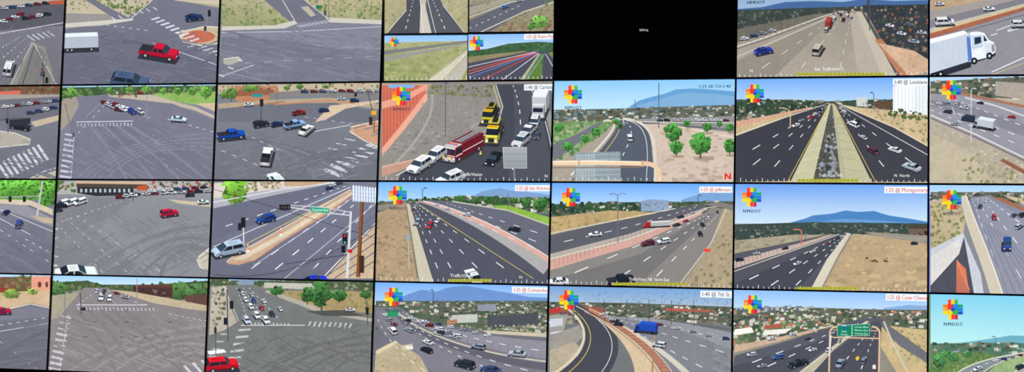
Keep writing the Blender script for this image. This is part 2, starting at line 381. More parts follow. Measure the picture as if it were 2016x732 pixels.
# ---------------------------------------------------------------- panels
BEZW=.0052
def quadpx(i,j,ins):
    X0,X1=i*A+ins,(i+1)*A-ins; Z1,Z0=ZT-j*B-ins,ZT-(j+1)*B+ins
    return [px(X0,Z1),px(X1,Z1),px(X1,Z0),px(X0,Z0)]
def bar(bm,x0,x1,y0,y1,z0,z1):
    v=[bm.verts.new(p) for p in ((x0,y0,z0),(x1,y0,z0),(x1,y1,z0),(x0,y1,z0),(x0,y0,z1),(x1,y0,z1),(x1,y1,z1),(x0,y1,z1))]
    for f in ((0,3,2,1),(4,5,6,7),(0,1,5,4),(1,2,6,5),(2,3,7,6),(3,0,4,7)): bm.faces.new([v[k] for k in f])
def mesh_bars(name,bars,mat,bev):
    bm=bmesh.new()
    for b in bars: bar(bm,*b)
    if bev: bmesh.ops.bevel(bm,geom=bm.edges[:],offset=bev,segments=2,affect='EDGES')
    me=bpy.data.meshes.new(name); bm.to_mesh(me); bm.free(); me.materials.append(mat); return me
g=.0006; hw,hh=A/2-g,B/2-g; w=BEZW
me_bez=mesh_bars('bezel',[(-hw,hw,-.016,-.001,hh-w,hh),(-hw,hw,-.016,-.001,-hh,-hh+w),(-hw,-hw+w,-.016,-.001,-hh+w,hh-w),(hw-w,hw,-.016,-.001,-hh+w,hh-w)],BEZ,.0006)
me_hou=mesh_bars('housing',[(-hw,hw,0.0,.045,-hh,hh),(-hw*.7,hw*.7,.045,.075,-hh*.6,hh*.6)],HOU,.003)
me_mnt=mesh_bars('wall_mount',[(-.28,-.24,.075,.115,-.2,.2),(.24,.28,.075,.115,-.2,.2),(-.35,.35,.1,.12,-.05,.05)],HOU,.001)
DZ=2.0e-5
def build(name,polys,root,off):
    vs,fs,cs=[],[],[]
    for pts,cols,lev in polys:
        Y=-.0015-lev*DZ; b=len(vs)
        for (u,v),c in zip(pts,cols):
            X,_,Z=bp(u,v,Y); vs.append((X-off[0],Y,Z-off[1])); cs.append(c)
        fs.append(tuple(range(b,b+len(pts))))
    me=bpy.data.meshes.new(name); me.from_pydata(vs,[],fs)
    at=me.color_attributes.new('Col','FLOAT_COLOR','CORNER'); vi=np.zeros(len(me.loops),dtype=np.int32); me.loops.foreach_get('vertex_index',vi)
    at.data.foreach_set('color',np.array(cs,dtype=np.float32)[vi].ravel()); me.materials.append(SCR)
    return bpy.data.objects.new(name,me)
def panel(i,j,label,fn,base='6b6b73'):
    global GAIN,LIFT
    GAIN=1.08 if i<=2 else 1.05; LIFT=0.0 if (i,j)==(4,0) else 1.0
    C.clip=quadpx(i,j,BEZW-.0006); C.full=C.clip; C.lev=0; C.t=[]; C.parts=[]; C.stack=[]; C.col=i
    pic=C.t; P(base,[v for q in C.clip for v in q],.06)
    fn()
    cx,cz=(i+.5)*A,ZT-(j+.5)*B
    root=bpy.data.objects.new('wall_display',None); root.empty_display_size=.1; root.location=(cx,0,cz); link(root)
    root['label']=label; root['category']='monitor'; root['group']='video wall displays'
    for n,m in (('housing',me_hou),('bezel',me_bez),('wall_mount',me_mnt)): link(bpy.data.objects.new(n,m),root)
    scr=build('screen',pic,root,(cx,cz)); link(scr,root)
    for n,l,t in C.parts:
        if not t: continue
        o=build(n,t,root,(cx,cz)); link(o,scr)
        if l: o['label']=l
def BG(c,a=.08):
    global BASE
    BASE=c; q=[v for q in C.full for v in q]
    if C.col<=2: G(mul(c,1.08),mul(c,.93),C.full[0][1],C.full[3][1],q,a)  # distance haze painted in: ground lighter at the top, darker below
    else: P(c,q,a)
def ROAD(s,n,cs,ang,sz=1,asp=20): S(s,n,cs,sz,sz*1.6,asp=asp,ang=ang,k=4,a=.08)

def p00():
    BG('706f76')
    P('a9a294','0 0 128 0 128 10 60 16 0 24'); P('55545b','0 12 130 2 130 50 0 60')
    QUEUE(6,44,40,30,4,3.4,3.4,170); QUEUE(52,38,92,30,4,3.4,3.4,10); QUEUE(10,18,90,8,6,3,3,0)
    P('a8553f','96 2 128 0 128 8 98 9')
    L('c9c9cc',1.5,'0 66 128 44'); XW('c9cace',52,70,92,62,14,10,5,4)
    P('878379','64 84 88 92 112 168 20 168'); P('77746d','64 90 84 97 104 168 34 168'); L('c2beb4',1.4,'64 84 20 168'); L('c2beb4',1.4,'66 84 112 168')
    for a in ('62 82 0 150','50 76 0 118','40 72 0 96'): D('c0c1c8',1,a,9,1.6,1.15)
    L('4c4b53',1.6,'68 90 44 168',2.5)
    L('3a3a3e',2,'86 168 84 120'); BX('1c1c1e',84,143,8,16); BX('c03028',84,138,4,3); BX('202226',92,158,6,12)
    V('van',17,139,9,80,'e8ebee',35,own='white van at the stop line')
    ROAD('0 60 128 50 128 168 0 168',40,'5c5b63 75747c 6f6e76',70,1)
panel(0,0,'slim black display showing an intersection, concrete island and white van',p00)

def p10():
    BG('6a6a76')
    P('b9ae97','128 0 300 0 252 34 205 44 128 44'); P('8f8c86','128 26 215 28 236 40 128 58')
    S('180 0 312 0 262 28 205 22',90,'5f7346 7d8a58 99946c 4c6038',5,7); S('130 0 190 0 170 22 130 24',30,SCRUB,4)
    P('6e6d78','168 0 186 0 275 46 250 52'); P('c6c1b6','128 46 236 38 262 36 262 40 200 50 128 54')
    P('6e6e7a','318 0 345 0 300 40 262 44'); L('bdb8ae',2,'300 0 258 36')
    P('ab9f86','348 0 436 0 436 16 366 4'); P('6d6d78','310 22 330 10 436 44 436 62 330 40')
    P('b9aa8c','352 62 404 52 436 56 436 84 400 88 360 80'); E('b5674b',392,72,31,12,20,.15); L('e0dacd',2,'350 64 404 52 436 54'); L('e0dacd',2,'350 64 362 84 400 90 436 84')
    P('c0b6a0','340 0 436 0 436 10 352 2')
    XW('dcdce0',296,38,372,80,16,-5,9,5,5.5); XW('d4d5da',368,92,436,112,22,-6,6,5,6); XW('d4d5da',218,34,300,14,8,6,7,3)
    for i in range(9): BS('4a4a54' if i%2 else '80808a',1.2+random.random(),'%d 166 %d 110 %d 92'%(240+i*9,400-i*4,436))
    BS('44444e',5,'240 80 330 90 436 150',8); BS('50505a',8,'130 120 240 112 436 156',9)
    S('128 60 436 60 436 166 128 166',140,'4b4b56 7b7b87 45454f 84848f',1.2,1.6,asp=14,ang=-12,k=4)
    D('c6c7cf',1.2,'290 60 200 48',6); L('c6c7cf',1.2,'300 84 434 130')
    S('128 60 436 60 436 166 128 166',60,'40404a 383842',1,1.4,asp=18,ang=20,k=4)
    L('7e8086',2,'410 22 400 82'); BX('202226',412,26,6,13); BX('2c3036',404,56,5,9); L('6c6e74',1.4,'300 12 296 40')
    V('sedan',382,38,7.5,12,'26345c',28,own='dark blue car')
    V('trailer',158,98,8.2,6,'dde6f2',22,own='white box trailer')
    V('pickup',313,112,13.5,-18,'b81f34',30,own='red pickup truck')
    V('suv',256,170,15.5,-12,'4a5a74',34,own='dark blue utility car with roof rack')
panel(1,0,'slim black display showing a red pickup and white trailer',p10)

def p20():
    BG('787882')
    G('a8a283','8f9168',0,50,'436 0 560 0 575 44 520 52 436 54',.2); S('436 0 560 0 575 44 520 52 436 54',150,'6d7f4c 8a9560 b0a584 57703f 9a9470',4,7)
    G('b2a686','93946a',0,44,'600 0 757 0 757 44 650 36',.2); S('600 0 757 0 757 42 650 34',140,'6d7f4c 8a9560 b6ab8c 57703f 9a9470',4,7)
    P('6c6c76','520 0 600 0 650 38 575 46'); P('c4bfb4','436 52 540 50 580 40 586 46 560 56 436 60'); P('c4bfb4','640 34 757 40 757 48 650 44'); L('bfb9ad',2,'556 0 580 40'); L('bfb9ad',2,'600 0 645 36')
    XW('cfcfd5',584,50,640,40,10,4,9,3); P('b0a896','592 14 606 12 622 30 612 33')
    L('6e7076',1.6,'628 46 624 0'); L('6e7076',1.4,'648 40 646 0'); BX('2a6a4c',627,14,10,7); BX('3a3c40',640,26,4,9)
    P('7e7e88','436 66 757 56 757 96 436 100',.08); BS('c9c9d1',2,'436 96 560 84 757 96')
    for i in range(9): BS('3d3d46',2.4,'%d %d %d %d %d %d %d %d'%(470,70+i*3,560,84+i*3,630,92+i*4,690+i*6,166))
    for i in range(5): BS('56565f',3,'436 %d 560 %d 757 %d'%(76+i*5,74+i*7,120+i*9))
    L('b8b8bf',1.5,'436 64 580 62 757 52'); S('436 60 757 60 757 164 436 164',170,'5a5a64 8d8d97 52525b 94949e',1.2,1.6,asp=16,ang=-10,k=4); S('436 70 757 80 757 164 436 164',60,'45454e 4c4c56',1,1.3,asp=16,ang=25,k=4)
    P('a8a49a','440 116 470 112 474 120 452 128 440 126'); L('d8d4ca',1.4,'440 116 470 112 475 119'); XW('c9cad0',440,152,476,122,-10,-4,3,4)
    L('c4c5cc',1.3,'436 150 500 128'); D('a4a5ac',1.1,'480 124 757 110',7); L('9c9ca4',1,'436 140 540 164')
panel(2,0,'slim black display showing an empty asphalt junction bordered by scrub',p20)

def p30():
    BG('08080a'); full=C.clip
    def sub(*q): C.clip=xy(list(q))
    sub(758,-44,921,-47,921,64,757,66)
    G('b4a98c','9e9a72',0,66,'740 -50 930 -50 930 70 740 70',.2); S('750 -40 925 -40 925 68 750 68',160,SCRUB,2,5)
    P('b9b3a4','826 -20 846 -20 836 66 822 66'); P('4d4e53','800 -20 826 -20 829 10 828 66 762 66 800 20'); P('55565b','843 -20 858 -20 872 10 916 66 846 66 838 10')
    P('c9c3b6','828 8 836 6 850 66 826 66'); L('e0dcd0',1.4,'826 -10 834 66'); L('e0dcd0',1.2,'842 0 858 66'); L('d8d8d4',1.2,'800 20 762 64'); L('d8d8d4',1.2,'872 10 914 64'); D('e8e8e8',.9,'814 0 796 66',7,1.5,1.2); D('e8e8e8',.9,'852 0 880 66',7,1.5,1.2)
    sub(924,-47,1090,-49,1090,61,924,63)
    G('9aa088','8a7a60',0,40,'920 -50 1095 -50 1095 70 920 70',.2); S('1000 30 1095 0 1095 66 980 66',120,'7a6a50 94866a 665c44 a89c80',4,7)
    P('5f6068','924 40 1010 4 1060 -10 1090 -12 1090 2 1030 22 960 66 924 66'); P('6d6e76','924 10 990 0 924 30'); L('d0d0d4',1.3,'924 34 1000 6 1070 -8'); L('c8c4b8',2,'940 66 1030 24 1090 4'); P('a09a88','924 14 1000 -6 1010 -2 924 30'); D('d8d8dc',1,'924 56 1030 8',9)
    S('924 0 990 -20 1000 0 924 16',40,'6d6a52 8a8468',3); V('sedan',993,15,3.5,40,'5a86c8',30); V('sedan',1020,3,3,40,'d0d0d0',30)
    T(1062,60,32,30,'6c9a4a',False); T(1046,62,16,18,'5f8a44',False); S('1060 -10 1095 -20 1095 8 1060 14',20,'5f7a44',5)
    sub(757,70,920,69,920,159,756,160)
    G('7fb2e6','a8cbe8',70,82,'740 60 930 60 930 86 740 86'); G('a9a87c','8d9160',82,160,'750 84 930 80 930 165 750 165',.2)
    S('750 84 920 82 920 160 750 160',120,'8f9a5c b3ad80 7d8a50 a0a070',3,8,asp=2); P('7a7a78','755 100 920 80 920 84 755 108'); P('94948c','755 112 880 92 920 84 920 87 755 122',.1)
    P('cfc7b2','838 160 870 160 922 104 922 96',.1); P('b8b4a4','872 160 905 160 922 130 922 106'); L('8a8a84',1,'840 160 922 98'); LOGO(776,82,.48,False)
    TICKS(762,158,918,157,16)
    sub(922,68,1089,66,1088,158,922,159)
    G('7fb0ea','c4dcf0',68,98,'915 60 1095 60 1095 105 915 105'); P('3c5a3c','922 100 960 96 1000 86 1060 82 1092 84 1092 108 922 112',.3); S('922 100 1000 88 1090 86 1090 108 922 112',60,'2f4a30 4f6e46 5c7a50',4)
    P('4a4a54','922 122 1030 100 1092 102 1092 160 922 160'); P('8a8260','922 112 1030 100 1040 102 922 124',.2)
    P('5e7a3c','1062 106 1070 106 1066 160 1020 160',.2); P('a8a28e','1060 106 1064 106 1030 160 1022 160'); P('7a8c52','1078 104 1092 102 1092 118',.2)
    for a,b,c in (('d05040',1.6,'922 140 1056 102'),('e88a80',1,'922 146 1056 103'),('6a86d8',1.2,'922 153 1058 103'),('d05040',1.2,'944 160 1058 104'),('e4e4ec',1,'922 132 1054 102'),('d8d8e4',1.3,'985 160 1060 105'),('9ab0e8',1,'1035 158 1072 106'),('e0e0e8',1.2,'1088 130 1074 106')): L(a,b,c)
    LOGO(938,85,.72,False); CAP('I-25 @ Raton Pass',1032,1095,67,11); TICKS(926,156,1085,155,18)
    C.clip=full
panel(3,0,'slim black display split into four small road feeds',p30,'060608')

def p40():
    child('caption','tiny white loading caption'); TX('Buffering',1259,61,6.5,'c8c8c8',w=17); end()
panel(4,0,'slim black display, black screen with a tiny loading caption',p40,'010102')

def p50():
    BG('938b7e',.1)
    G('7e9fc4','9db4cc',-20,22,'1445 -30 1832 -70 1832 20 1445 26'); P('47658f','1450 18 1500 14 1545 4 1600 2 1660 4 1700 -2 1760 2 1832 0 1832 14 1450 24')
    P('39403a','1450 20 1832 8 1832 22 1640 26 1450 60',.3); S('1450 22 1650 18 1620 32 1450 58',110,'2a332c 4a5448 606458 7a7870 39453a',5,4)
    P('6b675c','1450 58 1600 28 1660 24 1450 84',.2); QUEUE(1466,78,1520,62,4,3.4,3,10)
    P('33383a','1698 10 1832 10 1832 128 1752 110',.3); S('1700 14 1832 12 1832 120 1760 110',130,'3a4038 50524a 8a4a34 6d5c4c 242a28 7d7a70 a08870',4,9)
    P('a2998c','1450 92 1610 34 1650 22 1692 22 1765 155 1450 155',.08)
    G('948b7e','aaa092',22,155,'1610 34 1652 22 1690 24 1738 155 1450 155 1450 100',.08)
    P('b0a698','1672 26 1690 24 1738 155 1690 155',.06); P('8f877b','1450 120 1640 30 1650 28 1520 155 1450 155',.06)  # side light painted on the road: right strip lighter, left wedge darker
    L('d4ccbd',2.6,'1450 92 1500 76 1560 54 1620 32 1660 21',1); L('6d675e',2,'1450 96 1500 80 1560 58 1620 35')
    for k in range(14): L('7a746a',1,[(1456+k*12,90-k*4.6),(1456+k*12,98-k*4.9)])
    P('bdb4a2','1686 24 1696 23 1770 155 1738 155'); P('55524e','1696 23 1701 24 1782 155 1768 155'); P('b0785a','1722 78 1736 76 1800 155 1776 155',.15); P('c8a98c','1728 84 1800 100 1832 120 1832 140 1790 150',.2)
    for a in ('1655 26 1470 155','1666 26 1560 155','1676 26 1650 155'): D('d8d0c4',.8,a,10,1.6,1.3,.35)
    BZ('e0d8c8',1,'1650 26 1600 50 1450 112'); LAMP(1712,60,-20,12,'4c4e54',2); L('3a3c40',3,'1709 44 1709 -10')
    cars([('sedan',1503,104,8,25,'2c3ca8',28,'dark blue car'),('van',1610,102,8,75,'c9c0a8',28,'beige van'),('box',1632,50,4.2,80,'a04038',24),('suv',1642,38,3,80,'d8d8d8'),('suv',1660,40,3,80,'5a2a28'),('suv',1668,32,2.6,80,'e0e0e0'),('sedan',1655,30,2.4,80,'303034'),('sedan',1675,36,2.6,85,'a8a8b0'),('suv',1627,60,3.6,80,'b8b4a8'),('sedan',1775,68,4,-20,'d8dce0',28),('sedan',1800,84,4.5,-20,'a8b0bc',28),('sedan',1752,52,3.6,-20,'e8e8e8'),('suv',1790,50,3.4,-10,'70747c'),('sedan',1815,66,4,-10,'c0c4cc')])
    QUEUE(1640,28,1680,24,5,1.8,1.8,80); S('1640 16 1700 12 1700 22 1640 24',20,'dcd8cc 40443c a85a48',3)
    child('caption','dark spaced caption lettering'); TX('NMDOT',1470,8,8.5,'26303c',w=36,bold=.5); end()
    TICKS(1456,152,1826,146,36,(1568,1742),'Exit  TrafficVision E',(1604,139,56),('N',1476,142))
panel(5,0,'slim black display showing a sunlit freeway with concrete barriers',p50)

def p60():
    BG('7d7b80',.08)
    P('9c9590','1830 -70 2240 -90 2240 -20 2016 -4 1830 40'); P('b39a7c','1830 2 1900 -12 2016 -30 2016 -12 1900 8 1830 22',.2)
    P('9b6048','1830 64 1960 28 2016 12 2050 4 2050 10 2016 20 1960 38 1830 76',.2); P('c9b48e','1830 58 1960 24 2050 0 2050 4 1960 30 1830 66',.15); P('b9bcae','1830 56 1960 22 2050 -2 2050 0 1960 25 1830 60')
    P('8d8b8f','1830 78 2050 12 2250 -50 2250 150 1830 150',.08); BZ('6c6a70',2,'1830 82 1960 44 2050 20')
    L('e6e6ea',1.5,'1984 62 2030 50'); L('e6e6ea',1.5,'1962 60 2000 46'); L('e6e6ea',2,'1952 142 2050 98'); D('e6e6ea',1.5,'1850 100 2050 40',6); L('d0b878',1.2,'1945 150 2050 112')
    V('van',1860,48,7.6,8,'f2f2f4',26,own='white van'); V('sedan',1947,20,4.8,5,'f0f0f0',24); V('sedan',1850,10,4,5,'dcdce0',24); V('suv',2008,52,7,5,'e6e8ec',26,own='white utility car')
    child('semi_truck_image','white semi truck with ribbed trailer')
    P('34343c','1832 152 1960 110 1960 104 1832 130'); P('f6fafc','1826 78 1898 60 1906 66 1832 86'); P('cdd5de','1828 86 1908 66 1910 120 1828 146')
    for i in range(22): L('a9b3bf',1,[(1833+i*3.5,86.5-i*.9),(1834+i*3.5,144-i*1.15)],up=(i==0))
    P('2a2c34','1832 146 1912 122 1912 132 1832 158'); P('e9eef4','1903 70 1912 63 1926 62 1938 65 1946 78 1956 83 1960 92 1960 102 1948 112 1908 122'); P('5c7cb8','1903 72 1910 68 1914 118 1906 122'); P('c4d0e0','1912 70 1934 68 1936 92 1914 98'); P('22303e','1918 74 1931 72 1932 84 1919 88'); P('22303e','1936 68 1944 80 1937 82'); P('d4dae2','1938 84 1958 86 1958 100 1940 108'); P('8a8e96','1952 88 1958 88 1959 100 1953 103')
    for x,y in ((1918,120),(1948,110),(1840,150),(1852,146)): E('17171a',x,y,6.5,7,14); E('b8bcc4',x,y,2.6,3,10)
    L('b8c0cc',2,'1908 62 1908 74'); end()
    L('4a6cff',1.6,[C.full[0],C.full[3]])  # blue edge glow painted as a thin strip down the screen side
panel(6,0,'slim black display showing a white semi truck on a highway',p60)

def p01():
    BG('6f6f78')
    P('6b4d3c','0 170 118 168 118 184 60 186 0 184',.3); S('0 170 118 168 118 190 0 186',60,'3e5a34 7c5a46 8a3c30 2e3c2a 557044 a07c60',5,5); P('c46a5a','0 180 40 178 40 186 0 190',.1); P('9a948a','0 186 118 186 118 196 0 200')
    P('696870','0 196 118 190 118 230 0 240'); QUEUE(10,212,110,200,9,3,3,10); QUEUE(60,224,106,214,4,3.4,3.4,10); P('b9ab92','60 240 118 226 118 236 70 250')
    V('pickup',40,254,7.2,160,'23262e',26,own='dark truck towing'); P('2c2e34','18 236 60 232 60 244 18 250')
    P('a9a296','0 258 30 262 60 274 58 284 36 286 0 290',.1); L('d8d2c6',1.5,'0 258 30 262 60 274 58 284 36 286 0 290'); L('4c4d52',1.6,'15 212 16 262'); L('3c3d42',1.3,'0 236 44 232'); BX('1c1d20',14,238,5,10)
    XW('d6d7dc',-6,322,72,286,20,30,9,6); P('b0a898','60 350 112 335 112 356 40 356',.1); L('d8d2c6',1.4,'50 356 84 338 112 330')
    ROAD('0 286 118 250 118 354 0 354',40,'4f4f57 86868e',-20)
panel(0,1,'slim black display showing a crosswalk, car park and dark truck',p01)

def p11():
    BG('777682')
    P('a9cdf0','118 160 440 160 440 173 118 177'); P('3b5233','114 172 436 168 436 190 200 186 118 200',.3)
    S('118 172 428 168 428 186 210 186 118 200',170,'2f4529 55753f 74945a 3f5c34 8aa862 54604a 8c7050',5,6)
    P('86a65a','300 184 430 180 430 206 384 206 320 196',.15); P('c4b292','384 204 430 202 430 222 410 214',.1); P('b8ac98','210 188 300 186 345 200 384 210 428 230 428 236 380 216 330 204 210 196'); P('9a9084','116 196 150 190 156 206 138 240 114 262',.1)
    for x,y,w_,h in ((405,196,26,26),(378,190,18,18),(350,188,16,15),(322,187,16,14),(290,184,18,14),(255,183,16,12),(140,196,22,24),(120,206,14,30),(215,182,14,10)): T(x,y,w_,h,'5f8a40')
    S('230 182 300 180 300 190 230 190',18,'8a5040 c8c4bc 5c4438',4)
    P('73727e','150 190 210 186 215 190 340 204 428 240 428 352 130 352 140 240 156 206',.08)
    P('6f6e7a','196 226 268 222 428 330 428 356 230 356',.08)
    for a in ('215 196 120 300','222 200 300 234','205 196 168 232'): D('c4c4cc',1,a,10,1.2)
    for k in range(8): BS('4c4b55' if k%2 else '96959f',2.4,'%d 240 %d 280 %d 354'%(170+k*12,210+k*18,250+k*26))
    for k in range(5): BS('9a99a3',1.4,'%d 354 %d 270 428 %d'%(150+k*14,220+k*16,262+k*10))
    L('c9c9d0',1.6,'150 240 262 238'); XW('c4c5cc',152,243,258,242,0,6,16,2.5); XW('c8c8d0',128,262,118,344,18,3,9,4,5); L('c8c8d0',1,'146 264 140 350')
    D('d0d0d6',1.2,'330 234 428 262',7); D('a8a8b2',1,'300 262 340 354',6,1.2)
    L('6e5f50',1.6,'144 270 128 204'); L('8a8a90',1.4,'289 186 289 240'); L('3a3a40',3,'144 262 146 270')
    S('140 250 428 240 428 354 130 354',120,'56555f 8d8c97 4f4e58',1.2,1.6,asp=16,ang=-30,k=4)
    QUEUE(206,204,234,218,4,3.4,3.8,-35); QUEUE(228,208,262,222,5,3.6,4,-35); cars([('suv',260,222,4.6,-60,'2c3ea0',24),('suv',276,222,4.6,-60,'b8bcc4',24),('sedan',243,217,4,-50,'e8e8ec',24),('sedan',276,184,3,0,'a03028',20)])
    V('sedan',352,238,6.5,-10,'cfe0ee',26,own='white car crossing')
panel(1,1,'slim black display showing a broad grey intersection beside trees',p11)

def p21():
    BG('707278')
    P('b8aa92','430 168 752 163 752 186 640 178 430 184',.15); P('b07c5c','454 170 545 168 550 182 530 200 470 200 456 190',.15); P('8a5c44','454 178 540 176 540 186 460 190',.1)
    S('430 166 752 163 752 176 430 180',60,'4a6238 6d8450 8a7c60 5a4c3c b04838 d0c8b8',5)
    for x,y,w_,h in ((455,200,26,30),(492,182,30,14),(590,178,16,14),(565,180,14,12),(640,176,12,10),(440,196,18,16)): T(x,y,w_,h,'5a7a3c')
    P('7d7a78','530 184 600 176 752 182 752 196 600 188 530 196'); QUEUE(600,182,745,180,9,3,3,0)
    P('a99a80','430 204 540 196 650 192 752 206 752 216 650 202 540 206 430 216',.1); P('696a72','430 214 540 204 660 202 752 222 752 240 430 240')
    P('c9b69c','650 208 752 196 752 200 680 214 640 236 620 240',.1); L('bf7a5c',2,'540 206 650 198 700 204'); L('9c6a4c',2,'470 210 560 200')
    P('c0987c','690 248 752 236 752 290 720 276 690 262',.15); L('e0d8c8',1.6,'692 250 752 236'); L('e0d8c8',1.8,'688 258 716 276 752 292')
    XW('d4d5da',724,282,640,330,26,10,7,8,11); XW('cfd0d6',700,276,632,312,-20,-4,5,4)
    for k in range(6): BS('48494f' if k%2 else '8d8e96',2,'%d 270 %d 276 %d 354'%(430,560+k*12,560+k*30))
    for k in range(5): BS('4c4d54',2,'%d 354 600 280 752 %d'%(540+k*18,300+k*10))
    S('430 240 752 240 752 354 430 354',150,'4f5056 85868e 93949a',1.2,1.6,asp=14,ang=15,k=4); D('c8c9ce',1.1,'480 262 560 300',5); L('c8c9ce',1.3,'610 260 690 246'); D('b4b5ba',1.1,'600 230 740 250',8); D('c8c9ce',1.2,'436 296 520 330',4)
    L('8a5a40',2.5,'736 262 738 226'); BX('e0a030',736,222,10,8); BX('302820',730,238,7,16); L('3a3c42',1.6,'733 218 724 180'); L('5c5e64',1.2,'600 176 735 186'); BX('1c1d20',700,186,5,8); L('6a6c72',1.2,'545 206 545 168')
    L('3a3b40',1.4,'514 236 514 196'); BX('202226',515,202,7,14); BX('2a8a88',507,188,20,6)
    V('pickup',455,272,9.6,14,'1f4fae',26,own='blue pickup truck'); V('suv',514,248,6.6,22,'2c3034',26,own='black utility car'); V('sedan',546,247,5.8,22,'2c3860',26); V('pickup',580,250,7.6,22,'8fb0dc',26,own='light blue pickup truck')
    V('pickup',588,225,4.8,20,'9c2a2c',24); V('sedan',637,219,4.6,15,'2f3e66',24); V('sedan',490,208,4,10,'e0e0e4',24)
    V('sedan',603,260,8.6,60,'f2f2ee',28,own='white car waiting'); V('pickup',525,314,10,82,'eceeee',34,own='white pickup truck'); V('suv',545,362,11,115,'e4f0f6',32,own='white utility car'); V('suv',698,200,3.6,0,'2a3a5a',22); V('sedan',672,196,3.4,0,'c8ccd2',22)
panel(2,1,'slim black display showing cars queuing at a wide city intersection',p21)

def p31():
    BG('87837e',.08)
    P('b49a88','752 165 850 165 830 200 752 310',.1); P('c8705a','752 168 828 168 838 176 838 190 796 244 752 300',.06)
    for i in range(13): L('9c5442',1.2,[(756+i*6.4,168),(756+i*6.4,290-i*9.5)],up=(i==0))
    P('e0a088','752 200 792 190 838 166 842 168 842 174 792 204 752 214'); P('e0a890','836 186 842 184 842 196 800 250 762 296 752 302 752 292 790 246')
    S('842 168 975 166 965 196 850 188',110,'6c7048 8a8462 545c3a a09874 5f6a44',5,6)
    P('8d8881','850 186 975 192 975 235 950 262 870 290 800 330 752 345 752 312 800 252',.14); S('840 190 965 196 950 250 790 310 770 300',110,'7a7670 9c9992 726e69 a5a198',2,5,asp=2.4); BZ('a4a098',5,'850 186 862 240 770 330')
    P('44464c','974 166 1040 165 1064 190 1100 330 1100 360 780 360 790 340 862 298 940 274 976 250 988 210'); P('4c4e55','1010 166 1036 166 1060 200 1092 350 1000 360 1014 250')
    P('8f8c88','1042 165 1092 164 1092 262 1080 240 1062 190'); P('66676b','1050 166 1072 166 1092 190 1092 236 1074 200')
    L('e0e0dc',1.5,'976 166 990 210 978 250 942 274 860 302 780 346'); L('e8d070',1.1,'971 168 984 210 972 248 937 270 850 298 770 336')
    BZ('e0e0dc',1.4,'1038 166 1066 200 1088 270 1092 352'); D('f0f0ee',1.3,bz('1010 168 1032 220 1030 290 1000 356'),9,2.4,1.2)
    P('bb9480','752 326 820 312 868 296 872 302 826 322 752 348',.1); P('c9a896','752 326 820 312 868 296 868 298 820 315 752 331')
    LAMP(877,270,165,2,'5a5c60',1.8)
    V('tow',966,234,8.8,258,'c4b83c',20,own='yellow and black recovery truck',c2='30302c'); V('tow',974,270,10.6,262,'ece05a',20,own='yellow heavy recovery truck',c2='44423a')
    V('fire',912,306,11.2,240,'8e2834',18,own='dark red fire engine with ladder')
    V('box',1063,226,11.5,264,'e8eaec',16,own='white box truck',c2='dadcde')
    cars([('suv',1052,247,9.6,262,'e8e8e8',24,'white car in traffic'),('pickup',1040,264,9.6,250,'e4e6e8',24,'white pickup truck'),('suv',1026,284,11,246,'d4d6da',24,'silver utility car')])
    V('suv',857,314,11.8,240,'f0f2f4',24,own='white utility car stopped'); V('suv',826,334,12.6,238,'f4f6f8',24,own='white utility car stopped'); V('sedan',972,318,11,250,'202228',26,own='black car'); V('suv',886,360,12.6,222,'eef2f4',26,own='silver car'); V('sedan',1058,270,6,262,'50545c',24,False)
    for x,y in ((873,312),(884,314),(946,304)): BX('3a3228',x,y,2.6,10); BX('e8d850',x,y-2,3.4,4.6); E('c89878',x,y-6.4,1.4,1.7,8)
    G('a4a9aa','909495',290,330,'990 290 1037 290 1037 331 992 331'); L('ccd0d0',1,'990 290 1037 290 1037 331 992 331 990 290'); L('888c8c',2.6,'1012 330 1013 358'); L('80848a',1,'990 303 1037 303'); L('80848a',1,'990 317 1037 317')
    BX('7fb0e0',790,170,50,6); LOGO(790,189,.95); CAP('I-40 @ Carlisle',1032,1090,166,12,'30363c'); TICKS(760,354,1084,356,28,None,'TrafficVision',(905,346,44),('N',1072,349))
panel(3,1,'slim black display showing a fire engine and recovery trucks',p31)

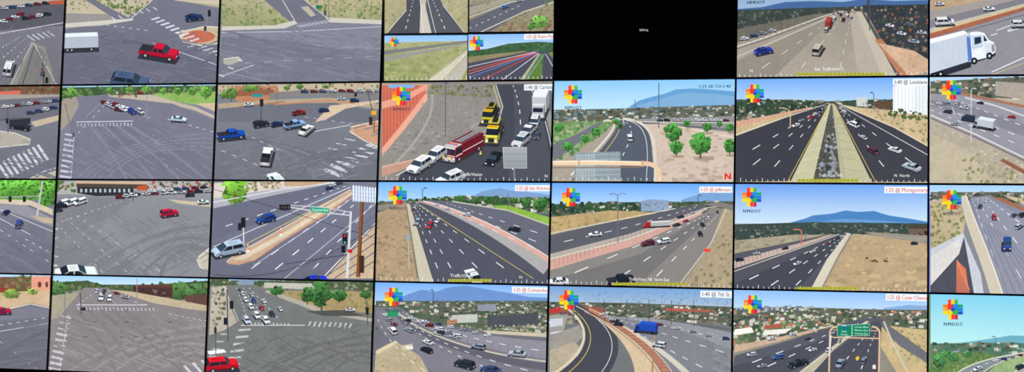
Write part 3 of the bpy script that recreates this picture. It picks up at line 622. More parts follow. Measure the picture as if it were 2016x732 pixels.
def p41():
    BG('a49a8c')
    G('86c0ec','c4e2f0',160,215,'1086 155 1450 150 1450 215 1086 222'); P('6a9cc6','1236 212 1258 198 1285 190 1310 184 1330 176 1365 174 1400 176 1450 180 1450 212'); P('80aacb','1260 206 1310 192 1350 182 1400 184 1450 190 1450 212 1240 214')
    CITY('1086 216 1200 214 1450 206 1450 240 1086 240',340,3,4,CITYC+' 6d8a9a 8fa6ae')
    P('6f8f58','1086 240 1210 238 1190 262 1130 300 1086 312',.25); S('1086 238 1215 238 1180 270 1110 312 1086 312',150,'4c7a3c 6a9450 8faa70 3d6634 c2b8a0 a8a090',5,9)
    P('8f948c','1150 250 1180 244 1120 300 1090 312 1090 300'); P('6f6f74','1086 286 1140 262 1180 240 1186 242 1150 272 1090 318')
    P('8e8c8a','1186 236 1450 228 1450 262 1290 244 1236 238',.15); L('c8c2b4',2,'1190 238 1450 242'); L('5e5f64',3,'1240 240 1450 256'); QUEUE(1300,238,1430,238,10,2.6,2.6,0)
    P('cbb9a8','1240 244 1300 244 1450 262 1450 358 1290 358',.12); S('1290 250 1450 264 1450 358 1300 358',120,'b5a392 d6c8b8 a89786 c1ad98',3,6,asp=2.4); L('e4d8c8',1.4,'1296 240 1450 272')
    strip('545a64','1186 238 1230 230 1226 250 1150 330','1226 232 1285 236 1286 270 1284 358'); P('545a64','1150 330 1284 300 1290 360 1120 360')
    BZ('d9d4c6',3,'1188 238 1230 232 1210 262 1124 345',4); BZ('d4cec0',4.5,'1226 233 1290 238 1292 280 1290 358',6); BZ('e4c860',1,'1200 238 1240 236 1222 264 1150 348'); D('eceff0',1,bz('1206 235 1262 236 1250 270 1196 358'),12,1.8,1.15); BZ('e8e8e4',1.1,'1216 234 1278 238 1278 275 1272 358')
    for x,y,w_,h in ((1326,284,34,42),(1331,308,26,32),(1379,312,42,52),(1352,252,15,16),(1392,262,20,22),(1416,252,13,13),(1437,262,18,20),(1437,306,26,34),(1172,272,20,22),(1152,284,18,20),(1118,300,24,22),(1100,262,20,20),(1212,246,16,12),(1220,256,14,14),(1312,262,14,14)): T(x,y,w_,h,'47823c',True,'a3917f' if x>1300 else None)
    V('suv',1240,274,5.4,95,'f0f2f4',24); V('sedan',1222,250,2.6,100,'3a3c40'); V('sedan',1228,244,2.2,100,'e0e0e0')
    L('5c6268',1.8,'1297 252 1297 163'); L('5c6268',1.2,'1252 240 1250 196'); L('5c6268',1.2,'1415 250 1414 214')
    P('8d999c','1130 301 1220 298 1222 360 1131 360',.1); P('a2aeb0','1134 304 1172 303 1172 360 1134 360',.1)
    for i in range(16): L('7a878c',.8,[(1132+i*6,301-i*.2),(1132+i*6,360)],up=(i==0))
    for i in range(6): L('b4bebe',1,[(1130,306+i*10),(1222,303+i*10)],up=(i==0))
    L('8e6c50',2,'1088 330 1262 329'); BZ('e3c3a0',9,'1262 322 1294 320 1300 334 1299 360'); L('e8caa8',9,'1088 321 1175 320 1266 322'); L('f6e2c8',3,'1088 318 1175 317 1262 319'); BX('c8a888',1140,320,4,12); BX('c8a888',1265,322,4,12); L('d0ac88',1,'1088 356 1226 355')
    LOGO(1128,186,.95)
    child('caption','dark dot-matrix caption lettering'); TX('I-25 SB TO I-40',1376,173,8.5,'2a3a48',w=62,sp=1.1,bold=.4); end()
    child('compass_letter','red compass letter'); TX('N',1425,353,18,'d8281e',bold=1.5); end()
    TICKS(1096,354,1300,355,16)
panel(4,1,'slim black display showing a curved freeway ramp with desert trees',p41)

def p51():
    BG('b8a588')
    G('6fa4e4','b4d0ea',158,200,'1446 150 1832 150 1832 204 1446 204'); CITY('1446 196 1560 196 1640 200 1700 196 1832 196 1832 222 1640 208 1560 224 1446 236',260,4,5,CITYC+' 2f4030 2f4030','3c4a3a')
    S('1446 196 1600 198 1590 212 1446 226',90,'2a3c2c 1f3022 3f553a',6,7)
    P('e4e8e8','1758 170 1800 164 1826 166 1826 226 1758 222'); P('f4f6f4','1758 170 1800 165 1800 224 1758 222')
    for i in range(9): L('c4ccd0',1,[(1761+i*7,170),(1761+i*7,222)],up=(i==0))
    P('c8ccc8','1686 192 1708 191 1708 210 1686 209'); S('1686 200 1708 200 1708 208 1686 208',6,'8a8c88',3); P('5c4638','1722 200 1756 200 1756 214 1722 212')
    P('c2ad86','1446 240 1560 224 1624 208 1448 268',.15); P('c9b38e','1655 206 1832 232 1832 300 1660 214',.15); S('1700 212 1832 236 1832 292 1720 236',90,'9c8c66 d8c8a0 8d8a64 7a8058',3,6); S('1750 214 1832 222 1832 240 1750 226',40,'5a6a3c 40502c',6)
    P('3b3b41','1448 268 1545 232 1622 206 1633 204 1560 356 1446 358',.05); P('3d3d43','1642 204 1655 206 1760 250 1832 292 1832 358 1715 358',.05)
    L('dcd6c4',2.2,'1448 266 1545 231 1624 206',1); L('d4c8a8',2.4,'1656 206 1760 250 1832 290',3)
    P('d0a58c','1448 240 1540 222 1600 210 1600 213 1540 228 1448 252',.1)
    for k in range(20): L('a87c64',.8,[(1450+k*7.6,240-k*1.6),(1450+k*7.6,250-k*1.85)],up=(k==0))
    P('aeab8c','1632 204 1642 204 1716 358 1556 358',.1); P('c0bc9c','1632 204 1636 204 1610 358 1556 358',.06); P('b8b494','1639 204 1642 204 1716 358 1668 358',.06); P('54524a','1635.5 206 1638.5 206 1656 358 1600 358',.4); S('1636 225 1640 225 1650 340 1610 340',60,'6d6c64 8e9094 2c2c28 9aa4ac',3,8,t=.1)
    for k in range(10):
        y=230+k*k*1.25; t=(y-204)/154; L('d4cfaa',.9,[(1634-t*30,y),(1632-t*74,y+6*t+2)]); L('99967a',.9,[(1640+t*26,y),(1643+t*70,y+6*t+2)])
    for a in ('1626 208 1448 314','1628 208 1448 352','1630 208 1500 356'): D('e8e8e8',.8,a,10,2,1.35,.3)
    L('d4b858',1.2,'1632 206 1550 358'); L('d4b858',1.2,'1643 206 1724 358'); L('d8d8d8',1,'1652 207 1832 308',1.4)
    for a in ('1646 208 1762 356','1648 208 1832 348'): D('e8e8e8',.8,a,10,2,1.35,.3)
    cars([('van',1680,248,5.6,130,'e8ecf0',24),('suv',1718,300,5.8,125,'5c3038',26),('sedan',1762,298,6.2,140,'dfe6ea',26),('sedan',1795,333,8.6,142,'b8c4cc',28,'silver car'),('sedan',1700,272,3.8,130,'c8ccd0'),('suv',1662,222,3,120,'d0d4d8'),('sedan',1567,248,3.6,215,'e8e8e8'),('sedan',1596,232,3,220,'c04038'),('sedan',1605,226,2.6,220,'e0e0e0'),('sedan',1612,218,2.2,220,'303030'),('suv',1690,240,3,130,'303438'),('sedan',1655,214,2,120,'e0e0e0'),('sedan',1578,238,2.6,215,'a0a4a8')])
    L('d8b48c',2,'1556 250 1556 222'); BZ('d8b48c',1.8,'1556 222 1552 212 1534 212'); LAMP(1720,206,184,-5); L('5c6064',1.2,'1534 212 1534 218')
    LOGO(1486,184,.95); CAP('I-40 @ Louisiana',1758,1828,155,13,'30363c'); TICKS(1458,357,1822,359,34,(1570,1690),'TrafficVision WB',(1612,348,46),('N  North',1760,348))
panel(5,1,'slim black display showing a straight freeway with a wide concrete median',p51)

def p61():
    BG('b0a593',.12)
    G('a8c8e4','c8dcea',150,166,'1830 145 2250 140 2250 162 1830 168'); CITY('1832 160 2050 150 2050 196 1900 190 1832 186',150,4,6)
    P('94929a','1832 184 1900 186 2016 214 2250 290 2250 420 2016 312 1832 228',.06); P('83818a','1832 196 1900 206 2016 244 2016 268 1900 224 1832 210',.05); P('9b7258','1890 180 2050 214 2050 220 1890 186',.1)
    L('d4d0c8',3,'1900 192 1960 208 2050 240'); L('e0dcd2',2.4,'1832 226 1920 264 2050 326'); L('6f6d74',3,'1832 232 1920 270 2050 332'); P('a49a8c','1960 160 2050 166 2050 200 1960 188',.15)
    for a in ('1832 204 2050 284','1832 216 2050 302','1880 196 2050 262'): D('e4e4e8',1,a,9,1.6,1.1)
    S('1832 240 2050 340 2050 366 1832 366',150,'9c907c c4b89e 8c8a6c b0a48a d2c8b2',3,7,asp=1.6); P('8a5c48','1968 316 1976 312 2050 352 2050 362',.1); P('bcb098','1832 262 1910 300 1960 366 1832 366',.15); S('1890 300 1990 330 2016 366 1900 366',60,'85845c a09a74',4,7)
    LAMP(1912,278,176,8,'c8ccd0',1.8); L('c8ccd0',1.4,'1866 186 1880 226')
    V('box',1936,252,5.8,155,'dfe4ea',24,own=False,c2='a8b0bc'); V('box',1905,238,3.4,155,'30384a',24,own=False)
    cars([('sedan',1898,214,4,155,'d0d4d8',24),('sedan',1880,246,3.6,155,'a8b0bc',24),('suv',1866,222,3.6,155,'3a3e48',24),('sedan',1850,205,3,155,'e8e8ec',24),('sedan',1930,204,3,160,'2c3040',24),('sedan',1992,232,3.6,155,'b03838',24),('suv',1880,208,3,155,'e0e4e8',24)])
    LOGO(1873,177,1.0); L('4a5cf0',1.2,[C.full[0],C.full[3]])  # thin blue strip painted as glow along the left edge
panel(6,1,'slim black display showing a diagonal highway above dry desert ground',p61)

def p02():
    BG('706f7a')
    P('5a8a3c','0 354 112 355 112 372 80 392 40 396 0 398',.3)
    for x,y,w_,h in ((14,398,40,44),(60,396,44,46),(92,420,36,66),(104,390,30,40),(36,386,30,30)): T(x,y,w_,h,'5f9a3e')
    P('c9baa4','0 392 60 394 104 412 104 424 60 404 0 402',.1); P('8e8c94','0 400 50 404 104 430 104 446 30 420 0 418',.05); L('cfcfd6',1.2,'0 412 104 456'); L('cfcfd6',1.2,'0 430 60 462')
    L('b8bcb8',3.4,'84 356 72 430'); L('a8acaa',1.8,'0 388 80 386'); BX('1e2022',48,392,6,11); BX('1e2022',20,392,6,11); P('b8a890','60 424 104 430 104 440 84 438',.1)
    D('c8c8d0',1.3,'50 470 104 500',4); D('c8c8d0',1.2,'0 452 104 520',7); BS('4c4b55',3,'0 470 60 500 104 540'); BS('8c8b95',2,'0 500 60 510 80 545')
    V('sedan',12,420,4.6,60,'23305c',26); V('suv',37,444,5.8,80,'2f4684',30); ROAD('0 440 104 440 104 542 0 542',60,'4f4e58 88878f',-25)
panel(0,2,'slim black display showing a tree-lined street corner with a blue car',p02)

def p12():
    BG('7f7f83')
    P('a8a6a2','110 357 420 357 420 385 110 382',.1); P('4a4038','150 358 290 359 290 372 150 368',.15); P('2c2c2e','152 368 262 370 262 384 190 386 152 380')
    for i in range(11): BX('a9b4b8',160+i*9.4,375,4.4,7)
    P('c0a88c','150 356 290 358 290 363 150 361'); P('b8502c','270 366 290 364 290 378 270 378',.1); S('110 357 150 357 150 380 110 378',20,'4a7038 3a5a2e 8a6a4c',6); S('290 357 420 357 420 376 290 370',70,'4a5a38 6d5c48 b04a34 d8d4cc 2c3038 8c8078',5)
    P('8b8b8f','262 374 416 378 416 396 330 386 262 384'); QUEUE(270,384,410,378,9,3.4,3.4,5); QUEUE(300,378,400,370,7,3,3,5); P('c0b29c','330 392 418 400 418 408 350 400',.1)
    P('7a7a7f','108 388 240 388 260 396 200 436 108 470',.08); P('858588','262 394 320 398 240 440 300 500 412 524 412 544 300 544 190 456',.08)
    for a in ('130 430 260 544','112 440 210 544','150 424 330 544','240 396 110 440'): D('b8b8bc',1.1,a,10,1.6,1.06)
    for k in range(6): BS('505054' if k%2 else 'a4a4a8',2.2,'%d 540 %d 450 412 %d'%(150+k*26,260+k*20,430+k*14))
    BS('4a4a4e',4,'412 490 330 480 316 544'); P('bdb5a4','386 510 412 488 412 530 392 524',.1); L('dcd6c8',2,'412 488 388 508 394 526 412 532'); XW('d4d4d6',104,524,104,452,10,0,5,4)
    S('108 420 412 430 412 540 108 540',150,'5d5d61 9a9a9d 54545a',1.2,1.6,asp=12,ang=-35,k=4)
    S('108 470 412 430 412 540 108 540',60,'4e4e52',1,1.3,asp=16,ang=30,k=4)
    for i in range(3): V('van',124+i*17,404-i*1.5,5.8,215,'f0f0ee',26,own='white van parked in a row')
    QUEUE(112,416,122,408,2,5,5,20,'23262c 40444c'); QUEUE(236,390,262,386,3,3.6,3.6,0)
    V('suv',333,424,7.4,18,'c01f3c',26,own='red utility car'); V('sedan',400,400,4.8,10,'dfe8e4',26); V('sedan',374,386,4,8,'30343c',24)
    V('sedan',150,548,18,10,'e2efe6',32,own='pale green-white car'); L('2c2e34',1.6,'262 396 262 372')
panel(1,2,'slim black display showing a city junction with parked vans',p12)

def p22():
    BG('6c6d7a')
    P('d0c6ba','420 360 480 358 560 357 660 358 640 366 560 376 480 390 420 398',.1); P('a9a8ae','420 390 500 378 640 360 660 360 540 384 420 410'); P('b89a7c','560 357 650 357 610 366 560 366',.15); S('484 358 560 357 556 370 484 376',50,'4a7038 7c6a50 a89478 c8b898',6)
    T(462,410,52,64,'6fa03c'); L('6e5a44',3,'462 400 462 375')
    P('666775','420 410 540 384 660 360 690 362 600 400 430 470 420 470',.07)
    L('e0e0e4',1.6,'420 398 560 372 660 359'); D('dadbe0',1.2,'680 366 424 452',12,1.8,1.1); L('dadbe0',1.4,'690 368 420 486'); L('d8c070',1.2,'696 372 640 400 446 500')
    P('b8a086','446 516 462 503 560 448 640 401 690 374 706 368 709 372 700 380 650 417 560 472 500 513 470 521 452 520',.12); P('d2c2aa','460 511 560 457 640 408 696 376 699 379 640 417 560 467 480 511',.12); L('c07660',1.5,'452 520 500 513 560 472 650 417 707 374'); L('dccdb8',1.5,'446 515 462 502 560 447 690 373')
    for a in ('500 522 650 422 700 384','560 548 740 400'): L('c8c8d0',1.2,a)
    D('e0e0e6',1.6,'710 392 520 548',8,2.4,1.15); D('e0e0e6',1.6,'742 392 600 548',8,2.4,1.15); D('dcdce2',1.3,'700 384 470 546',9,2,1.15)
    P('c0aa8e','742 440 744 548 640 548',.15); L('e0dccf',2,'742 436 634 548')
    for k in range(6): L('62636f',2,[(570+k*22,548),(744,420+k*18)])
    L('2c2c34',1.2,'560 520 690 500'); L('2c2c34',1,'420 372 745 470'); BZ('32323a',1.1,'420 540 560 560 700 470')
    child('signal_mast_image','grey mast arm with traffic signals and green street sign')
    L('cdd0d2',4,'691 416 683 548',5); L('c4c8ca',2.4,'556 405 620 416 691 424'); L('c4c8ca',1.6,'556 403 640 408 691 418')
    BX('1e1e20',561,408,22,11)
    for i in range(3): E('4c4c50' if i else '6a2a20',555+i*6.5,408,2.2,2.6,8)
    P('2f9a78','612 407 648 410 648 420 612 417'); TX('Central Ave',614,415.5,7.5,'eafaf4',w=32)
    BX('1a1a1c',679,470,9,20); E('c03028',679,464,2.6,2.6,8); BX('1a1a1c',676,490,8,14); E('38c090',679,477,2.2,2.2,8); BX('b02820',689,494,9,7); end()
    child('signal_post_image','short post with black traffic signals'); L('d8d8d8',2,'480 480 479 432'); BX('1e1e20',479,438,9,20); BX('1e1e20',472,446,7,14); end()
    child('utility_pole_image','brown wooden utility pole with pale insulator rack')
    L('7a4e30',6,'714 366 704 545'); L('4e3220',2,'717 366 708 545')
    P('a9bad0','693 366 742 371 741 399 694 396',.05)
    for k in range(4): L('7c8ca4',1.2,[(692,370+k*8),(742,375+k*8)])
    for k in range(9): L('eef3f8',2.2,[(696+k*5.4,364+k*.6),(696+k*5.4,396+k*.4)],up=(k==0))
    BX('3c2a20',712,520,10,34); end()
    for x,y in ((488,490),(553,458)):
        L('e07a58',2.4,[(x,y-10),(x,y-3)]); L('f4f0ea',2.4,[(x,y-8),(x,y-6)]); L('e07a58',4,[(x-3,y+1),(x+3,y+1)],5); L('f2ece4',4,[(x-3,y+4),(x+3,y+4)])
    V('van',450,500,12.8,203,'b4c6d8',28,own='silver minivan'); V('suv',524,436,8,208,'24448a',28,own='dark blue utility car'); V('sedan',620,558,11,20,'2a3ac0',30,own='blue car'); V('sedan',648,372,3.6,30,'2c3c60',24); V('sedan',655,366,3,30,'e0e0e4',24); V('suv',668,362,3,30,'5c6066',24)
panel(2,2,'slim black display showing a divided street with signals and utility pole',p22)

def p32():
    BG('54555e')
    G('69a8ec','b4d6f2',360,398,'740 352 1090 352 1090 402 740 402'); P('7f9cc0','905 396 935 384 950 376 985 370 1000 374 1040 378 1090 384 1090 398 905 398'); CITY('740 398 800 394 905 386 1090 390 1090 420 960 408 870 400 800 404 740 408',260,4,6,CITYC+' 2c4a2c 2c4a2c 3a5c34')
    S('815 388 1090 392 1090 406 815 398',90,'2c4a2c 3f6238 203820',7,8); P('86ac48','970 404 1000 404 1084 428 1084 444 990 418',.15); S('1000 392 1084 398 1084 420 1010 404',40,'e8e4dc c8bca8 3c5a34 8a9a70',5,7)
    for x,y,w_,h in ((1064,418,30,28),(1036,410,24,22),(905,400,18,16),(960,404,18,18),(934,402,16,14),(1012,404,16,16)): T(x,y,w_,h,'3f6a34')
    P('ab9476','740 420 785 402 800 400 806 420 824 556 740 556',.15); S('740 430 800 408 820 556 740 556',110,'937f60 c4b090 84745a a48e6e',3,6,asp=1.6); P('8a8478','740 404 800 398 800 402 740 416'); L('b8b4ac',2,'803 460 806 530'); BX('9aa0a0',803,466,9,11)
    P('c6bfa8','800 400 808 402 855 556 824 556',.08); L('7a7464',2,'800 404 824 556',4)
    P('50515a','806 400 828 398 900 424 1083 522 1083 560 855 560',.05); P('64656f','838 394 900 396 1000 414 1083 446 1083 516 960 452 850 404',.05)
    strip('d4a89a','826 396 880 408 980 452 1084 520','832 395 890 405 990 446 1084 508'); BZ('efe6da',1.4,'832 395 890 405 990 446 1084 508'); BZ('8a5c54',1.6,'826 398 880 410 980 455 1084 524'); strip('a9a6a4','824 397 876 412 970 458 1070 540','826 396 880 408 980 452 1084 520')
    for a in ('814 402 900 548','818 402 960 548','822 401 1020 548','810 404 870 548'): D('e8e8ee',.9,a,11,1.9,1.25,.35)
    for a in ('862 400 1083 486','880 400 1083 466','850 400 1083 502'): D('dcdce4',.8,a,11,1.6,1.2,.35)
    L('d8c46a',1,'824 402 1050 548'); L('c4bfae',2.4,'890 396 1000 414 1083 444')
    cars([('suv',822,440,5,255,'9aa2b0',24),('suv',846,447,4.8,250,'b02c34',26),('sedan',862,436,3.8,245,'e4e8ee',24),('sedan',1013,454,5.4,160,'23262e',24),('suv',920,424,3.4,160,'d8dce2'),('sedan',880,412,2.6,160,'e0e0e4'),('sedan',860,404,2,160,'e0e0e0')])
    V('sedan',932,550,11.5,112,'e8eef2',34,own='white car'); QUEUE(812,414,822,404,3,2,2,250)
    LAMP(832,398,372,6); L('5c6066',1.3,'1000 412 1000 380')
    LOGO(783,384,.95); CAP('I-25 @ San Antonio',1014,1085,364,12); TICKS(750,551,1078,558,32,(884,968),'TrafficVision',(886,545,44),('N',1022,548))
panel(3,2,'slim black display showing a broad freeway with mountains and trees',p32)

def p42():
    BG('7b7671')
    G('5a9ae6','b0d2f0',362,400,'1080 355 1446 355 1446 404 1080 404'); P('7c9fc8','1330 402 1345 392 1370 384 1390 378 1410 376 1446 380 1446 402')
    CITY('1080 402 1200 398 1446 396 1446 418 1080 424',240,4,6,CITYC+' 2c4430 2c4430 3a5534','46523e'); S('1083 400 1260 398 1250 414 1083 422',90,'2c4430 3f5c38 24382a',7,8)
    P('8a9cb4','1262 396 1278 392 1316 394 1316 416 1262 416'); S('1266 396 1314 398 1314 412 1266 412',30,'5c6c84 aab8c8',3); P('5c4c40','1400 398 1446 400 1446 410 1400 408')
    P('b49c70','1082 428 1200 414 1260 416 1300 420 1180 440 1082 462',.15); S('1082 428 1240 416 1200 436 1082 458',80,'9c8a5c c8b488 8a8054',3,5)
    P('5a5a60','1082 464 1180 442 1300 418 1350 406 1390 404 1385 412 1240 462 1082 500',.05); L('dcd6c8',1.6,'1082 460 1200 436 1330 410')
    D('dcdce0',.9,'1370 408 1240 446 1082 482',12,1.6,1.15); P('b0a79b','1082 500 1240 460 1390 408 1394 412 1250 470 1082 520',.08); P('cba294','1082 512 1240 472 1380 418 1382 424 1246 484 1082 532',.08)
    for k in range(34): L('9c7064',.9,[(1084+k*8.4,512-k*2.5-(k*k)*.018),(1084+k*8.4,528-k*2.85-(k*k)*.01)],up=(k==0))
    L('e4dccf',1.5,'1082 510 1240 470 1384 416'); P('85817b','1082 532 1246 484 1390 418 1400 408 1440 412 1440 440 1340 567 1082 567',.06); P('73706d','1082 552 1260 500 1395 420 1408 420 1250 567 1082 567',.05)
    P('a8997e','1424 410 1446 414 1446 570 1336 570 1400 480',.15); L('d0c8b8',2,'1430 412 1400 478 1330 570'); S('1410 470 1446 440 1446 566 1360 566',60,'8a7c5c c0b08c 77704c',4,7)
    for a in ('1392 424 1082 558','1400 424 1190 566','1412 424 1270 566'): D('ebebee',.9,a,11,2.2,1.3,.35)
    BZ('d8d4c8',1.2,'1386 410 1430 402 1446 412'); P('7e7a76','1380 402 1420 398 1446 404 1446 416 1420 408')
    LAMP(1216,478,384,-14,'6a6e74',1.8); L('6a6e74',1.3,'1216 384 1224 380 1232 382'); LAMP(1374,410,386,5)
    V('semi',1285,447,2.8,188,'dcdcd8',22,own='red truck pulling a white trailer',c2='d02c28')
    cars([('sedan',1172,464,5.6,190,'f2f4f6',24),('suv',1276,482,5.6,200,'6a3038',26),('suv',1307,478,5.4,200,'e8eaec',26),('sedan',1332,444,3.4,200,'3a3c44'),('sedan',1340,428,3,200,'2c2e34'),('suv',1383,444,3.2,110,'303640'),('suv',1378,462,4,95,'2c323c',26),('sedan',1395,430,2.6,100,'e0e0e0'),('sedan',1364,420,2.2,195,'d0d0d4'),('sedan',1350,436,2.6,200,'a8383c'),('sedan',1412,418,2,100,'303030')])
    V('pickup',1222,557,9.4,18,'23252c',28,own='black pickup truck'); V('sedan',1098,560,9.4,185,'f4f4f6',26,own='white car')
    L('8a8478',1.6,'1391 494 1389 512'); P('e0483c','1386 489 1399 490 1398 496 1385 495')
    LOGO(1124,388,.95); CAP('I-25 @ Jefferson',1377,1441,367,12); TICKS(1094,557,1436,566,34,(1205,1350),'TrafficVision_NB  North-East',(1238,552,80))
panel(4,2,'slim black display showing a curving freeway with a red truck',p42)

def p52():
    BG('8f8572')
    G('5c94de','cbdfec',366,436,'1440 355 1834 355 1834 440 1440 440'); P('4f7fb2','1545 441 1585 430 1600 424 1640 420 1665 414 1690 417 1720 415 1750 424 1790 430 1834 438 1834 446 1545 446'); P('6a96c0','1600 438 1660 430 1740 434 1800 440 1834 444 1545 444')
    P('3a4640','1440 442 1600 437 1834 440 1834 462 1700 460 1600 462 1440 474',.3); CITY('1440 444 1600 440 1834 442 1834 464 1700 460 1600 462 1440 474',190,3,4,'2c382f 47524a 6d7068 35423a 8a8c84 59625a','3a463e')
    P('6c5a4c','1788 446 1826 446 1828 470 1790 466',.1); P('4a3e36','1788 444 1826 444 1826 450 1788 450'); S('1790 456 1826 456 1826 468 1790 466',12,'2c2824',5)
    P('a59a84','1440 474 1560 462 1620 462 1560 476 1440 500',.12); S('1440 474 1600 462 1560 476 1440 498',60,'928a74 b4a88c 837e68',2,5,asp=2.4)
    P('55555b','1440 500 1560 476 1630 462 1600 472 1440 520',.05); P('c0aca0','1440 514 1560 482 1640 461 1642 465 1570 490 1440 532',.08)
    for k in range(22): L('866c62',.9,[(1442+k*8,515-k*2.4),(1442+k*8,528-k*2.85)],up=(k==0))
    P('505056','1440 530 1570 488 1648 460 1672 460 1650 486 1592 580 1440 580',.05); P('44454b','1440 560 1600 492 1655 460 1668 460 1630 506 1560 580 1440 580',.05)
    P('d0c8ba','1668 458 1675 460 1648 506 1610 580 1590 580 1628 510',.06); L('8a8272',2,'1675 462 1650 506 1614 580',3)
    P('b59e7c','1680 460 1760 468 1834 482 1834 580 1614 580 1650 510',.14); S('1680 462 1834 484 1834 578 1620 578',110,'a89272 c4ac86 9a8868 b49c76 cdb890',4,10,asp=2.2); S('1702 506 1750 508 1748 516 1704 514',12,'4a4034 6a5844',5,t=.1)
    P('948c7c','1700 456 1834 464 1834 478 1740 468',.1)
    for a in ('1664 464 1490 580','1666 464 1548 580','1660 463 1440 566'): D('e8e8ea',.9,a,11,2.2,1.3,.35)
    L('e0dccf',1.2,'1652 461 1440 536'); L('e0d080',1.1,'1669 462 1596 580')
    L('b86c54',2.4,'1578 482 1578 456'); BZ('c87c60',2.2,'1578 458 1580 450 1562 452'); LAMP(1694,460,440,3); L('4c545c',1.2,'1586 474 1586 446'); L('a0a098',1.2,'1640 462 1834 470')
    cars([('sedan',1600,496,2.8,215,'e0e0e2'),('sedan',1628,480,2,215,'a04038'),('suv',1546,490,2.6,200,'30343a'),('sedan',1456,512,3.6,15,'2a2e36'),('sedan',1490,500,3,15,'c8ccd0'),('sedan',1648,470,1.8,215,'303030'),('sedan',1660,466,1.6,215,'e0e0e0'),('sedan',1800,480,3,5,'303438'),('sedan',1570,520,3.6,215,'d8dce0')])
    LOGO(1480,388,1.0); CAP('I-25 @ Montgomery',1741,1829,367,13); TICKS(1452,567,1822,574,36,(1568,1690),None,None,('N',1762,566))
panel(5,2,'slim black display showing a freeway, sandy slope and distant mountain',p52)

def p62():
    BG('85868f')
    G('9cc4ea','c8dff0',366,386,'1830 360 2250 360 2250 392 1830 390'); CITY('1832 378 2050 378 2050 404 1900 394 1832 398',120,4,6)
    P('b9a98a','1832 396 1890 388 1902 420 1896 470 1832 500',.2); S('1832 400 1890 390 1900 430 1890 480 1832 500',120,'7c8250 a0986c 5f6a3c c8b894 8f8a5c',4,8)
    P('c6c8cc','1832 490 1896 458 1940 560 1950 582 1832 582',.1); P('d8d4ce','1832 505 1888 470 1896 500 1832 562',.1); P('4c4c55','1832 582 1832 562 1888 500 1898 466 1918 580',.1)
    P('83848f','1912 388 1950 384 2050 420 2250 520 2250 640 1940 600 1925 500 1905 420',.05); P('8f909c','1916 390 1940 386 2050 448 2050 582 1960 582 1935 480',.05)
    strip('cbc2ad','1890 386 1896 440 1930 500 1950 582','1902 384 1916 430 1950 500 1975 582',.06); BZ('eee8da',2,'1902 384 1916 430 1950 500 1975 582'); BZ('8a8474',1.4,'1890 386 1896 440 1926 500 1944 582')
    P('9c6a50','1950 386 1975 390 2050 424 2050 430 1970 396',.12); P('c8b49a','1975 384 2050 396 2050 418 1990 392',.15); S('1980 384 2050 390 2050 412 1990 394',30,'6d7a4c a0906c',5)
    for a in ('1914 392 1985 582','1924 390 2030 582','1934 390 2050 540','1944 390 2050 470'): D('e6e7ee',1,a,9,2.4,1.35,.35)
    for k in range(7): L('7e7f8a',1.8,[(1930+k*8,430+k*5),(1985+k*16,582)],2.6)
    cars([('sedan',1930,408,3.6,265,'303850',24),('suv',1958,430,4,280,'b8384c',24),('sedan',1942,396,3,265,'e0e0e4',24),('suv',2006,448,4.6,60,'b8c4d4',24),('sedan',1996,425,3.6,60,'5c6478',24),('sedan',1925,398,2.6,265,'d8dce4',24),('suv',2012,425,4,60,'30343c',24)])
    V('suv',1983,486,8.4,270,'2f4f90',28,own='blue utility car')
    for k in range(9): L('d87c58',1.8,[(1884+k*2,512+k*2),(1884+k*3,582)],up=(k==0))
    L('e08c68',2,'1884 512 1908 570')
    LOGO(1874,393,1.0); L('4a5cf0',2.2,[C.full[0],C.full[3]])  # painted blue glow line at the left screen edge
panel(6,2,'slim black display showing a highway beside a barrier and dry slope',p62)

def p03():
    BG('6c6b73')
    G('a8c8ea','d0e0ee',540,556,'0 535 100 538 100 556 0 556'); P('6c4f3c','0 545 100 544 100 570 0 576',.3); S('0 544 98 544 98 576 0 580',70,'4a6a34 6f8a48 38522a 8a6a50 a87c5c 5a4030',6,8); P('d89a80','62 544 98 543 98 572 62 570',.08); E('5c4038',78,560,4,6,10); E('5c4038',92,560,3,6,10)
    P('c4ab8a','0 576 98 570 98 604 60 596 0 612',.12); P('8a3c30','0 566 30 566 30 574 0 576',.1); T(22,590,34,20,'6f8a44',False); T(64,582,20,14,'88a050',False); L('e0d8c8',1.6,'0 612 60 598 98 606'); P('77767f','0 614 60 602 98 610 98 624 0 630'); D('c8c8d0',1.2,'0 640 98 624',6)
    L('c8c8d0',1.2,'0 652 98 636'); D('bcbcc4',1.2,'0 672 80 732',6); ROAD('0 640 98 630 98 732 0 732',70,'4a4951 84838b',10); BS('45444c',3,'0 700 60 660 98 650')
    V('sedan',4,616,7.6,5,'b01f44',28,own='red car')
panel(0,3,'slim black display showing a street corner with a pink building',p03)

